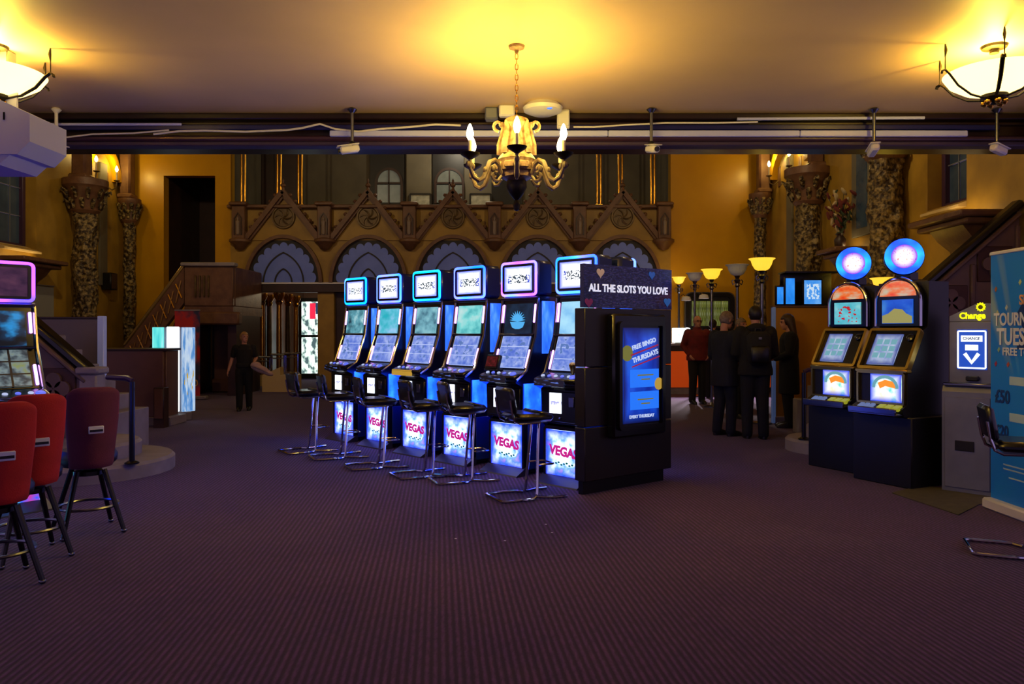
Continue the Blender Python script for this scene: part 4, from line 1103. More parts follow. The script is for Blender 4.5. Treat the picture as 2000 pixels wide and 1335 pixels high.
def round_machine(label, loc, rz, k_):
    t = thing('round_top_machine', label, 'fruit machine', loc, rz, 'round-topped fruit machines at the right')
    ob('base_cabinet', MB().box((0, .30, .34), (.66, .62, .68), bev=.01), M['blackm'], t)
    prof = [(-.05, .68), (-.08, .76), (.0, .8), (.0, 1.1), (.03, 1.13), (.24, 1.52), (.30, 1.56), (.32, 2.0), (.62, 2.0), (.62, .68)]
    ob('cabinet', MB().prism(prof, -.28, .28, plane='yz'), M['blackm'], t, smooth=False)
    tr = ob('coin_tray', MB().box((0, -.09, .705), (.54, .14, .03), bev=.01).box((0, -.155, .735), (.54, .02, .06), bev=.008), M['chromed'], t)
    for j in range(3):
        ob('deck_button', MB().box((-.18 + j * .06, -.07, .765), (.05, .08, .035), rot=(R(25), 0, 0), bev=.008), M['r_btn2'], tr)
    for j in range(3):
        ob('deck_button', MB().box((.05 + j * .085, -.07, .765), (.075, .08, .035), rot=(R(25), 0, 0), bev=.008), M['r_btn'], tr)
    lg = ob('lower_glass', MB().box((.05, -.008, .95), (.34, .015, .27)), M['r_bel'], t, smooth=False)
    ob('gilt_frame', MB().strip(rrect(-.26, .25, .8, 1.1, .01, 2), .022, -.03, 0, closed=True), M['gold'], lg)
    ob('print_banner', MB().strip([(-.07 + .05, .97), (.05, 1.0), (.12 + .05, .98)], .06, -.02, -.015), M['r_org'], lg)
    ob('print_arch', MB().strip([(.05 + .13 * math.cos(PI * j / 12), .95 + .11 * math.sin(PI * j / 12)) for j in range(13)], .03, -.021, -.016), M['r_cell'], lg)
    a1 = math.atan2(.21, .39)
    rm = Euler((-a1, 0, 0)).to_matrix(); cc = Vector((0, .115, 1.325))
    ob('screen_shelf', MB().box((0, .01, 1.118), (.58, .08, .03), bev=.008), M['gold'], t)
    ms = ob('main_screen', MB().box(cc + rm @ Vector((-.05, 0, 0)), (.3, .02, .34), rot=rm), M['r_mid'], t, smooth=False)
    ob('gilt_frame', MB().strip(rrect(-.27, .27, -.215, .215, .015, 2), .03, -.03, .03, closed=True, c=cc, rot=rm), M['gold'], ms)
    ob('screen_bezel', MB().box(cc + rm @ Vector((0, .01, 0)), (.52, .02, .41), rot=rm), M['black'], ms)
    for r_ in range(3):
        for c_ in range(3):
            ob('screen_cell', MB().box(cc + rm @ Vector((-.13 + c_ * .08, -.012, .07 - r_ * .075 + .01)), (.06, .005, .055), rot=rm), M['r_cell'], ms, smooth=False)
    ob('knob', MB().lathe([(.04, 0), (.04, .01), (.02, .02), (0, .02)], 14, c=cc + rm @ Vector((.19, -.01, .13)), rot=rm @ Euler((PI / 2, 0, 0)).to_matrix()), M['black'], ms)
    # arch-topped head
    zs, zt, hw = 1.8, 2.04, .25
    arch = [(-hw, 1.56)] + [(hw * math.cos(PI - PI * j / 18), zs + (zt - zs) * math.sin(PI * j / 18)) for j in range(19)] + [(hw, 1.56)]
    hd_ = ob('head', MB().prism(arch, .24, .56), M['black'], t)
    ob('head_trim', MB().tube([(x, .235, z) for x, z in arch], .016, 8), M['chrome'], hd_)
    ob('arch_glass', MB().prism([(.2 * math.cos(PI * j / 14), 1.86 + .155 * math.sin(PI * j / 14)) for j in range(15)], .228, .24), M['r_arch'], hd_, smooth=False)
    sc = ob('upper_screen', MB().box((0, .232, 1.705), (.34, .014, .24)), M['r_s1'] if k_ == 0 else M['r_s2'], hd_, smooth=False)
    if k_ == 1:
        ob('picture_hill', MB().prism([(-.165, -.115), (.165, -.115), (.165, -.05), (.1, -.02), (.06, .02), (-.03, .03), (-.1, -.02), (-.165, -.04)], -.004, 0, c=(0, .226, 1.705)), M['r_sand'], sc)
    # round topper
    tz = 2.255
    dt = ob('round_topper', MB().lathe([(0, -.12), (.15, -.12), (.185, -.08), (.185, .06), (.17, .075), (0, .075)], 32, rot=(PI / 2, 0, 0)), M['black'], t, loc=(0, .33, tz), rot=(0, 0, R(38)))
    ob('ring_light', MB().lathe([(.118, .075), (.118, .092), (.178, .092), (.178, .075)], 36, rot=(PI / 2, 0, 0)), M['r_ring'], dt)
    dm = MB().prism([(.118 * math.cos(2 * PI * j / 32), .118 * math.sin(2 * PI * j / 32)) for j in range(32)], -.086, -.075)
    ob('round_print', dm, M['r_disc'], dt, smooth=False)
    ob('topper_neck', MB().box((0, .38, 2.06), (.16, .12, .08)), M['black'], t)
    return t
round_machine('round-topped fruit machine with red figures on its upper screen, the farther of the pair', (3.50, 8.38, 0), R(-63), 0)
round_machine('round-topped fruit machine with a blue sky picture, the nearer of the pair', (3.66, 7.6, 0), R(-63), 1)

# ------------------------------------------------------------------ change machine
cm = thing('change_machine', 'grey steel change machine with a yellow lit Change sign', 'change machine', (4.22, 7.12, 0), R(-48)); cm.scale = (.9, 1, .94)
ob('lower_body', MB().prism([(.0, 0), (.0, 1.0), (.03, 1.06), (.42, 1.06), (.42, 0)], -.24, .24, plane='yz'), M['steel'], cm, smooth=False)
ob('lower_door', MB().box((0, -.006, .5), (.42, .014, .9), bev=.004), M['steel'], cm)
ob('payout_recess', MB().box((-.02, -.016, .47), (.18, .012, .1), bev=.004), M['blackm'], cm)
ob('coin_tray', MB().box((0, .06, 1.075), (.46, .14, .03), bev=.008), M['chromed'], cm)
ob('note_slot', MB().box((.0, .15, 1.13), (.12, .06, .05), bev=.01), M['blackm'], cm)
ob('upper_body', MB().box((0, .29, 1.38), (.46, .26, .64), bev=.006), M['steel'], cm)
top = ob('top_sign', MB().prism([(-.23, 1.705), (.23, 1.705), (.23, 1.78), (.14, 1.88), (-.0 + .03, 1.88), (-.23, 1.755)], .17, .40), M['steel'], cm, smooth=False)
M['ylw'] = emis('yellow lit lettering', '#f4f000', 1.5)
text('sign_lettering', 'Change', .085, M['ylw'], top, (-.01, .166, 1.757), bold=.003, wx=.95)
sun = MB().prism([((.036 if j % 2 else .048) * math.cos(2 * PI * j / 22), (.036 if j % 2 else .048) * math.sin(2 * PI * j / 22)) for j in range(22)], -.006, 0, c=(.07, .168, 1.845))
ob('sign_sun', sun, M['ylw'], top)
ob('sign_sun_centre', MB().lathe([(.022, 0), (.022, .01), (0, .01)], 14, c=(.07, .163, 1.843), rot=(PI / 2, 0, 0)), mat('olive print', '#6a6a10', .5), top)
pn = ob('lit_panel', MB().box((-.01, .157, 1.42), (.28, .012, .40)), emis('blue lit panel', '#1050c8', .9), cm, smooth=False)
M['lw'] = emis('white lit print', '#f4f8ff', 2.0)
ob('panel_border', MB().strip(rrect(-.14, .12, 1.235, 1.605, .01, 2), .014, .146, .156, closed=True), M['lw'], pn)
ob('panel_bar', MB().box((-.01, .148, 1.53), (.2, .006, .06)), M['lw'], pn)
text('panel_lettering', 'CHANGE', .04, mat('blue print on bar', '#2050b0', .5), pn, (-.01, .143, 1.53), bold=.001)
ob('panel_bar', MB().box((-.01, .148, 1.44), (.12, .006, .055)), M['lw'], pn)
ob('panel_arrow', MB().strip([(-.075, 1.38), (-.01, 1.29), (.055, 1.38)], .035, .145, .151), M['lw'], pn)
mt = MB().prism([(G(1742, 963).x, G(1742, 963).y), (G(1872, 1006).x, G(1872, 1006).y), (4.05, 6.66), (4.5, 6.9), (4.0, 7.5)], 0.0, .008, plane='xy')
tag(ob('floor_mat', mt, mat('brown green floor mat', '#4a4636', .85, col2='#3d3a2e', scale=10), smooth=False), 'dull brown green mat under the change machine', 'mat')

# ------------------------------------------------------------------ roll-up banners
def burst_mat():
    m, n, l, b = nt('blue banner print')
    tc = n.new('ShaderNodeTexCoord'); sep = n.new('ShaderNodeSeparateXYZ'); l.new(tc.outputs['UV'], sep.inputs[0])
    mp = n.new('ShaderNodeMapping'); mp.inputs['Location'].default_value = (-.55, -.72, 0); mp.inputs['Scale'].default_value = (1, 2.3, 1); l.new(tc.outputs['UV'], mp.inputs['Vector'])
    # rays of a burst: angle around a point in the upper half
    gr = n.new('ShaderNodeTexGradient'); gr.gradient_type = 'RADIAL'; l.new(mp.outputs['Vector'], gr.inputs['Vector'])
    mu = n.new('ShaderNodeMath'); mu.operation = 'MULTIPLY'; mu.inputs[1].default_value = 26; l.new(gr.outputs['Fac'], mu.inputs[0])
    nz = n.new('ShaderNodeTexNoise'); nz.noise_dimensions = '1D'; nz.inputs['Detail'].default_value = 1; nz.inputs['Scale'].default_value = 1; l.new(mu.outputs[0], nz.inputs['W'])
    r1 = n.new('ShaderNodeValToRGB'); r1.color_ramp.elements[0].position = .52; r1.color_ramp.elements[0].color = (0, 0, 0, 1); r1.color_ramp.elements[1].position = .68; r1.color_ramp.elements[1].color = (1, 1, 1, 1)
    l.new(nz.outputs['Fac'], r1.inputs['Fac'])
    r2 = n.new('ShaderNodeValToRGB'); r2.color_ramp.elements[0].position = .5; r2.color_ramp.elements[0].color = (0, 0, 0, 1); r2.color_ramp.elements[1].position = .72; r2.color_ramp.elements[1].color = (1, 1, 1, 1)
    l.new(sep.outputs['Y'], r2.inputs['Fac'])
    mm = n.new('ShaderNodeMath'); mm.operation = 'MULTIPLY'; l.new(r1.outputs['Color'], mm.inputs[0]); l.new(r2.outputs['Color'], mm.inputs[1])
    mx = n.new('ShaderNodeMix'); mx.data_type = 'RGBA'; mx.inputs['A'].default_value = lin('#1c84f4'); mx.inputs['B'].default_value = lin('#98b8b0')
    l.new(mm.outputs[0], mx.inputs['Factor']); l.new(mx.outputs['Result'], b.inputs['Base Color']); b.inputs['Roughness'].default_value = .45
    return m
bn = thing('rollup_banner', 'blue roll-up banner advertising a slots tournament at the right edge', 'banner', (4.1, 6.14, 0), R(-90))
BW = .86
ob('base_cassette', MB().box((0, 0, .045), (BW + .02, .16, .09), bev=.015), M['white'], bn)
ob('top_rail', MB().box((0, 0, 2.165), (BW + .01, .03, .03), bev=.006), M['white'], bn)
sh = ob('print_sheet', MB().box((0, 0, 1.12), (BW, .008, 2.08)), burst_mat(), bn, smooth=False)
ob('support_pole', MB().tube([(0, .05, .08), (0, .03, 2.15)], .012, 8), M['chromed'], bn)
M['btext'] = mat('white banner lettering', '#e4ecf8', .5)
M['bnavy'] = mat('navy banner print', '#123a80', .5)
M['bpale'] = mat('pale blue banner box', '#a8c8e0', .5)
ob('print_patch', MB().prism([(-.08, 1.66), (.02, 1.78), (.3, 1.8), (.3, 1.36), (-.1, 1.36), (.0, 1.5)], -.007, -.0045), M['bnavy'], sh)
text('banner_lettering', 'SLOTS', .11, mat('orange white lettering', '#e8a878', .5), sh, (.1, -.0085, 1.755), bold=.003)
text('banner_lettering', 'TOURNAMENT', .145, M['btext'], sh, (.03, -.0085, 1.60), bold=.004, wx=.82)
text('banner_lettering', 'TUESDAYS', .19, M['btext'], sh, (.03, -.0085, 1.455), bold=.005, wx=.82)
text('banner_lettering', 'FREE TO ENTER', .09, M['btext'], sh, (.05, -.0085, 1.335), bold=.002)
for zc in (1.10, .80):
    ob('print_box', MB().box((.08, -.0055, zc), (.52, .003, .07)), M['bpale'], sh, smooth=False)
for tx, xx in (('£50', -.37), ('£2', .06)): text('banner_lettering', tx, .15, M['bnavy'], sh, (xx, -.0065, .955), bold=.004, align='LEFT', wx=.85)
for tx, xx in (('£20', -.37), ('£1', .04)): text('banner_lettering', tx, .13, M['bnavy'], sh, (xx, -.0065, .67), bold=.004, align='LEFT', wx=.9)
ln = MB()
for j in range(3): ln.box((.02 - .03 * (j == 2), -.0055, .40 - .035 * j - .03 * (j == 2)), (.56 - .2 * (j == 2), .002, .012))
ob('print_lines', ln, M['bpale'], sh)
for (x, z, c_) in ((-.36, 1.86, '#b86a3c'), (-.34, 1.66, '#c8d0a0'), (-.22, 1.7, '#b8c8d0'), (-.36, 1.23, '#a02858'), (-.2, 1.23, '#b85848'), (-.32, 1.35, '#88b0a0'), (-.05, 1.9, '#c8d890')):
    ob('print_confetti', MB().prism([(-.018, 0), (0, -.024), (.02, .004), (.004, .026)], -.007, -.0045, c=(x, 0, z)), mat('confetti ' + c_, c_, .5), sh)

rb = thing('rollup_banner', 'dark red roll-up banner with gold figures at the far left under the landing', 'banner', P(366, 0, 17.1).xy.to_3d(), 0)
M['redprint'] = mat('red to navy print', '#c42a24', .5, col2='#2c3050', scale=1.6, lo=.45, hi=.55)
ob('print_sheet', MB().box((0, 0, 1.02), (.56, .01, 1.92)), M['redprint'], rb, smooth=False)
ob('base_cassette', MB().box((.04, 0, .04), (.8, .18, .08), bev=.02), M['offwhite'], rb)
ob('top_rail', MB().box((0, 0, 1.985), (.57, .03, .03)), M['offwhite'], rb)
text('banner_lettering', '00', .2, mat('gold numerals', '#e0a030', .5, emit='#d89020', es=0.0), rb, (.14, -.008, .36), bold=.004)
ob('print_figure', MB().prism([(-.1, 0), (.1, 0), (.14, .12), (.07, .25), (0, .18), (-.08, .26), (-.14, .12)], -.008, -.005, c=(.0, 0, 1.6)), mat('bright red print', '#c02820', .5), rb)
ob('print_frame', MB().strip([(.04, .85), (.2, .85), (.2, 1.3), (.04, 1.3)], .02, -.008, -.005), mat('grey print line', '#7a8090', .5), rb)
# ================================================================== chandelier, bowls, ceiling gear
CHX, CHY = P(1009, 90, 6.18).x, 6.18
ch = thing('chandelier', 'carved gilt six-arm chandelier with lit candle bulbs hanging on a chain', 'chandelier', (CHX, CHY, 0))
M['gilt'] = mat('aged carved gilt wood', '#9c8070', .5, .1, col2='#604838', scale=22, bump=.4, bscale=40)
M['driftarm'] = mat('pale carved arm', '#786660', .5, col2='#5c4c46', scale=12)
M['irondark'] = mat('dark bronze', '#1d1712', .45, .5)
ob('ceiling_rose', MB().lathe([(0, CH), (.065, CH), (.06, CH - .02), (.02, CH - .035), (.012, CH - .06), (0, CH - .06)][::-1], 20), M['gilt'], ch)
z = CH - .06; kk = 0
while z > 3.24:
    q = PI / 2 * (kk % 2)
    pts = [(.012 * math.cos(a) * math.cos(q), .012 * math.cos(a) * math.sin(q), z - .024 + .026 * math.sin(a)) for a in [2 * PI * j / 12 for j in range(12)]]
    ob('chain_link', MB().tube(pts, .0035, 5, closed=True), M['brass'], ch)
    z -= .042; kk += 1
ob('body', MB().lathe([(.0, 2.70), (.06, 2.705), (.125, 2.74), (.13, 2.78), (.145, 2.79), (.145, 2.86), (.155, 2.88), (.145, 2.90), (.12, 2.93), (.1, 3.05), (.085, 3.12), (.11, 3.17), (.09, 3.21), (.03, 3.235), (0, 3.25)], 28), M['gilt'], ch)
for k2 in range(8):
    a = 2 * PI * k2 / 8
    pts = [(r_ * math.cos(a), r_ * math.sin(a), zz) for r_, zz in ((.13, 2.92), (.125, 3.0), (.105, 3.08), (.1, 3.14), (.12, 3.185))]
    ob('acanthus_leaf', MB().tube(pts, [.03, .035, .03, .025, .012], 6, flat=.6), M['gilt'], ch)
    ob('band_tablet', MB().box((.15 * math.cos(a + .39), .15 * math.sin(a + .39), 2.825), (.02, .085, .055), rot=(0, 0, a + .39), bev=.008), M['gilt'], ch)
for s in range(4):
    a = PI / 2 * s + .0
    pts = []
    for j in range(12):
        th = j / 11 * 1.7 * PI; rr = .05 * (1 - .075 * j)
        pts.append(((.145 + rr * math.sin(th)) * math.cos(a), (.145 + rr * math.sin(th)) * math.sin(a), 3.10 - .0 + rr * math.cos(th) * -1 + .06))
    ob('crown_scroll', MB().tube(pts, .014, 6), M['gilt'], ch)
ob('pendant', MB().lathe([(0, 2.47), (.02, 2.48), (.03, 2.52), (.015, 2.56), (.05, 2.6), (.085, 2.66), (.08, 2.71)], 16), M['irondark'], ch)
AR = .42
for k2 in range(6):
    a = -PI / 2 + 2 * PI * k2 / 6
    def rp(r_, zz): return (r_ * math.cos(a), r_ * math.sin(a), zz)
    am = ob('arm', MB().tube([rp(.13, 2.76), rp(.16, 2.83), rp(.2, 2.86), rp(.245, 2.84), rp(.27, 2.78), rp(.30, 2.71), rp(.345, 2.685), rp(.39, 2.71), rp(.415, 2.77), rp(.42, 2.86)], [.02, .02, .02, .02, .02, .02, .02, .018, .016, .014], 8), M['driftarm'], ch)
    ob('arm_scroll', MB().tube([rp(.14, 2.74), rp(.17, 2.70), rp(.205, 2.70), rp(.225, 2.735), rp(.21, 2.77), rp(.185, 2.76)], [.012, .012, .012, .012, .012, .018], 6), M['driftarm'], am)
    for (r_, zz) in ((.215, 2.79), (.285, 2.77), (.4, 2.79), (.435, 2.80)):
        ob('arm_leaf', MB().ball(rp(r_, zz), (.022, .022, .03), 7, 5), M['driftarm'], am)
    ob('drip_cup', MB().lathe([(.01, 2.835), (.03, 2.85), (.07, 2.875), (.078, 2.89), (.06, 2.885), (.02, 2.875)], 18, c=rp(AR, 0)), M['irondark'], ch)
    ob('candle_tube', MB().lathe([(.014, 2.875), (.014, 2.99), (.01, 2.99)], 10, c=rp(AR, 0)), M['candle'], ch)
    ob('bulb', MB().lathe([(.012, 2.99), (.026, 3.02), (.029, 3.045), (.018, 3.09), (.006, 3.115), (0, 3.12)], 10, c=rp(AR, 0)), M['bulb'], ch)
    point_light('chandelier_light', rp(AR, 3.15), CHAND_W, WARM, .012, ch)

M['bowlglass'] = mat('lit alabaster bowl', '#f0e0b0', .4, emit='#ffd878', es=4.2)
def bowl(label, loc):
    t = thing('bowl_pendant', label, 'ceiling lamp', loc, 0, 'lit alabaster bowl pendants')
    ob('ceiling_rose', MB().lathe([(0, -.06), (.035, -.06), (.035, -.03), (.09, -.02), (.1, 0), (0, 0)], 24), M['irondark'], t)
    # bowl hangs with its rim 0.2 below the ceiling
    ob('bowl', MB().lathe([(0.0, -.40), (.10, -.392), (.22, -.355), (.32, -.29), (.37, -.215), (.36, -.21), (.31, -.275), (.21, -.335), (.1, -.37), (0, -.378)], 36), M['bowlglass'], t)
    ob('hub', MB().lathe([(0, -.47), (.03, -.468), (.05, -.45), (.1, -.42), (.1, -.395), (.05, -.39)], 18), M['irondark'], t)
    for k2 in range(6):
        a = 2 * PI * k2 / 6 + .35
        ob('hub_bead', MB().ball((.07 * math.cos(a), .07 * math.sin(a), -.455), .028, 8, 6), M['brass'], t)
    for k2 in range(6):
        a = 2 * PI * k2 / 6 + .1
        for off in ((-.035, .035) if k2 % 2 == 0 else (0,)):
            def q(r_, zz): return (r_ * math.cos(a + off * (1 - r_)), r_ * math.sin(a + off * (1 - r_)), zz)
            ob('arm', MB().tube([q(.09, -.42), q(.2, -.395), q(.31, -.325), q(.385, -.235), q(.42, -.205), q(.445, -.215), q(.45, -.235)], .009, 6), M['irondark'], t)
        hk = MB().tube([q(.42, -.2), q(.42, -.02)], .005, 5)
        hk.tube([q(.42, -.1), q(.415, -.05), q(.42, 0)], [.006, .014, .006], 6)
        ob('hanger', hk, M['irondark'], t)
    point_light('bowl_light', (0, 0, -.2), BOWL_W, WARM, .05, t)
    return t
bowl('lit alabaster bowl lamp with iron arms at the top right', (P(1942, 90, 6.18).x, 6.18, CH))
bowl('lit alabaster bowl lamp with iron arms cut by the top left corner', (P(-10, 90, 6.18).x, 6.18, CH))

# lanterns hanging in the hall above the beam
def hall_lantern(label, loc):
    t = thing('hall_lantern', label, 'lantern', loc, 0, 'lanterns of the high hall')
    ob('rod', MB().tube([(0, 0, 0), (0, 0, -.55)], .012, 8), M['irondark'], t)
    ob('lantern_cap', MB().lathe([(.01, -.5), (.1, -.55), (.17, -.62), (.16, -.63)][::-1], 12), M['irondark'], t)
    ob('lantern_bars', MB().tube([(.15, 0, -.63), (.15, 0, -.9)], .01, 6).tube([(-.15, 0, -.63), (-.15, 0, -.9)], .01, 6).tube([(0, .15, -.63), (0, .15, -.9)], .01, 6).tube([(0, -.15, -.63), (0, -.15, -.9)], .01, 6).lathe([(0, -.93), (.16, -.91), (.16, -.9), (0, -.9)], 12), M['irondark'], t)
    point_light('lantern_light', (0, 0, -.75), HALL_W, HALLC, .08, t)
hall_lantern('hall lantern high on the left, above the picture', (-6.2, 12.0, HH))
hall_lantern('hall lantern high on the right, above the picture', (3.2, 11.4, HH))

bl = thing('balcony_fill_lamp', 'added unseen fill lamp brightening the balcony corridor', 'ceiling lamp', (-1.6, 21.2, HH))  # unseen lamp, added to lift the dark balcony corridor
ob('canopy', MB().lathe([(0, -.04), (.08, -.04), (.1, 0), (0, 0)], 16), M['irondark'], bl)
ob('globe', MB().ball((0, 0, -.16), .12, 14, 10), emis('opal globe', '#ffe8c0', 6), bl)
point_light('balcony_fill_light', (0, 0, -.34), 90, (1, .86, .62), .1, bl)

def cctv(label, px, py0, py1, turn, white=True):
    Y = BY - .2
    t = thing('security_camera', label, 'security camera', (P(px, 0, Y).x, Y, CH), 0, 'security cameras hanging from the beam')
    zb = CH - .34
    pm = M['white'] if white else M['chromed']
    ob('ceiling_plate', MB().lathe([(.035, 0), (.05, -.015), (.02, -.05)][::-1], 14), pm, t)
    ob('drop_pole', MB().tube([(0, 0, -.02), (0, 0, -.36)], .017, 10), pm, t)
    ob('swivel', MB().ball((0, 0, -.37), .035, 10, 8), M['blackm'], t)
    rm = Euler((R(12), 0, R(turn))).to_matrix()
    c = Vector((0, 0, -.41))
    bd = ob('camera_body', MB().box(c + rm @ Vector((0, -.03, -.01)), (.085, .2, .075), rot=rm, bev=.018), M['white'], t)
    ob('sun_hood', MB().box(c + rm @ Vector((0, -.04, .032)), (.1, .23, .012), rot=rm, bev=.005), M['white'], bd)
    ob('lens', MB().lathe([(.026, 0), (.026, .015), (.018, .016), (0, .012)], 12, c=c + rm @ Vector((0, -.13, -.01)), rot=rm @ Euler((PI / 2, 0, 0)).to_matrix()), M['black'], bd)
    return t
cctv('white security camera on a white drop pole at the left end of the beam', 110, 215, 300, 60)
cctv('white security camera on a metal drop pole left of the chandelier', 688, 218, 295, -70, False)
cctv('white security camera on a metal drop pole right of the chandelier', 1272, 215, 288, 15, False)
cctv('dark-jointed security camera above the round-topped machines', 1707, 215, 285, 170, False)
cctv('white security camera under the right bowl lamp', 1947, 210, 290, 115, False)

# access point and boxes on the ceiling by the beam
ap = thing('wireless_access_point', 'oval white ceiling access point right of the chandelier stem', 'access point', (P(1060, 0, 7.75).x, 7.75, CH))
ob('dome', MB().lathe([(0, -.11), (.12, -.105), (.19, -.075), (.2, -.04), (.17, -.01), (.16, 0)], 32), M['white'], ap)
ob('status_light', MB().ball((.06, -.15, -.085), (.03, .012, .012), 8, 6), emis('blue status light', '#3070ff', 2.0), ap)
for px, py, Y, dm, m_, lb in ((960, 219, 7.9, (.13, .12, .13), 'steel', 'small grey box on the ceiling left of the chandelier stem'), (990, 219, 7.8, (.16, .08, .12), 'white', 'white square box behind the chandelier stem'), (1100, 228, 7.95, (.13, .06, .2), 'white', 'white upright box on the beam right of the access point')):
    c = P(px, py, Y)
    t = thing('junction_box', lb, 'junction box', (c.x, Y, CH - dm[2]), 0, 'boxes on the ceiling by the beam')
    ob('case', MB().box((0, 0, dm[2] / 2), dm, bev=.012), M[m_], t)
    ob('lid', MB().box((0, -dm[1] / 2 - .004, dm[2] / 2), (dm[0] * .86, .012, dm[2] * .8), bev=.004), M[m_], t)
# cable trunking and cables on the beam
M['trunk'] = mat('white trunking tinted by blue light', '#b4bcff', .3)  # blue light reflected from the machines is mixed into this white
M['bluetrunk'] = mat('dark blue painted trunking', '#181a60', .3)
t = thing('cable_trunking', 'long white cable trunking along the beam from the middle to the right', 'trunking', (0, BY - .085, 3.568))
for a0_, a1_ in ((-1.9, 1.0), (1.004, 3.0), (3.004, 4.75)):
    ob('trunking_length', MB().box(((a0_ + a1_) / 2, 0, 0), (a1_ - a0_, .04, .065), bev=.008), M['trunk'], t)
tag(ob('cable_tray', MB().box((-.2, 0, 0), (10.6, .03, .055), bev=.008), M['bluetrunk'], loc=(0, BY - .06, 3.64)), 'dark blue cable tray along the beam', 'cable tray')
tag(ob('conduit', MB().tube([(0, 0, 0), (1.55, 0, .0)], .015, 8), M['trunk'], loc=(-5.0, BY - .09, 3.665)), 'white conduit on the left of the beam', 'conduit')
tag(ob('conduit', MB().tube([(0, 0, 0), (1.95, 0, .012)], .016, 8), M['trunk'], loc=(2.35, BY - .09, 3.72)), 'white conduit on the right of the beam', 'conduit')
def cable(lb, pts, r=.008):
    tag(ob('cable', MB().tube([(P(x, y, BY - .12).x, BY - .12, P(x, y, BY - .12).z) for x, y in pts], r, 6), M['white']), lb, 'cable')
cable('loose white cable bundle on the beam left of the chandelier', [(300, 262), (350, 256), (400, 255), (480, 257), (560, 254), (590, 250), (625, 242), (655, 252), (700, 257), (740, 252), (800, 248), (850, 243), (900, 245)], .011)
cable('loose white cable on the beam right of the chandelier', [(1120, 248), (1160, 248), (1220, 244), (1300, 240), (1400, 240), (1480, 238)], .009)
cable('thin drooping cable at the left end of the beam', [(70, 266), (130, 268), (180, 262), (260, 260), (330, 254)], .009)
for px in (185, 200, 330, 345, 510, 535, 735, 790, 1180, 1230, 1330):
    pass

# white unit hanging at the left edge
M['pjwhite'] = mat('white casing tinted by slot light', '#aab0e0', .4)  # blue light of the left slots is mixed into the white
pj = thing('ceiling_projector', 'white boxy unit hanging from the ceiling at the left edge, lit blue from below', 'projector', (-4.1, 6.3, CH))
ob('ceiling_arm', MB().box((-.05, .0, -.22), (.1, .12, .44), bev=.01), M['steel'], pj)
ob('body', MB().prism([(-.5, -.46), (.04, -.46), (.3, -.58), (.3, -.80), (.2, -.9), (-.5, -.9)], -.25, .25), M['pjwhite'], pj, smooth=False)
ob('lower_lip', MB().prism([(-.48, -.9), (.14, -.9), (.05, -.98), (-.48, -.98)], -.24, .24), M['pjwhite'], pj, smooth=False)
ob('bracket_plate', MB().box((.06, -.1, -.42), (.1, .02, .16), bev=.004), M['white'], pj)
ob('vent_slot', MB().box((.1, -.252, -.6), (.012, .01, .06)), M['black'], pj)

# ================================================================== right-hand back: desk, lamps, partition, monitors
M['orange'] = mat('orange desk front', '#d8541a', .35, col2='#e0682a', scale=1, emit='#e05010', es=.3)  # slight emission puts a backlit glow into the desk front
dk = thing('reception_desk', 'orange-fronted reception desk behind the group of people', 'desk', (4.75, 18.6, 0))
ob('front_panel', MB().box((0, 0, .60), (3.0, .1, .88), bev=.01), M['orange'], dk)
ob('plinth', MB().box((0, .04, .08), (2.95, .1, .16)), M['offwhite'], dk)
ob('upper_panel', MB().box((0, -.02, 1.10), (3.02, .12, .12), bev=.01), M['darkbrown'], dk)
ob('counter_top', MB().box((0, .2, 1.19), (3.1, .6, .06), bev=.015), M['offwhite'], dk)
M['litboard'] = screen('lit white counter board', ['#b8d0d0', '#f0fff8', '#ffffff'], 3, s=1.6)
lb_ = thing('counter_display', 'bright white lit display on the reception desk beside the kiosk edge', 'display', (P(1331, 0, 18.7).x, 18.75, 1.22))
ob('board', MB().box((0, 0, .2), (.44, .05, .36), bev=.01), M['litboard'], lb_)
ob('stand', MB().box((0, .02, .012), (.3, .16, .024), bev=.004), M['white'], lb_)
htc = thing('serving_hatch', 'black-framed serving hatch with a yellow green curtain behind the people', 'hatch', (P(1388, 0, 19.8).x, 19.94, 0))
X0, X1, Z0, Z1 = -.58, .58, 1.55, 2.46
ob('frame', MB().strip(rrect(X0, X1, Z0, Z1, .14, 5), .1, -.1, .05, closed=True), M['black'], htc)
ob('inner_trim', MB().strip(rrect(X0 - .06, X1 + .06, Z0 - .06, Z1 + .06, .18, 5), .03, -.08, .03, closed=True), M['chromed'], htc)
ob('backing', MB().prism(rrect(X0, X1, Z0, Z1, .14, 5), -.01, .02), M['blackm'], htc)
M['curtain'] = screen('lit yellow green curtain', ['#202808', '#606820', '#a8b048', '#c8d0b0'], 5, s=.3, seed=2)
for j in range(5):
    ob('curtain_fold', MB().tube([(-.38 + j * .19, -.03, 1.66), (-.37 + j * .19, -.035, 2.3)], .09, 10, flat=.3), M['curtain'], htc)

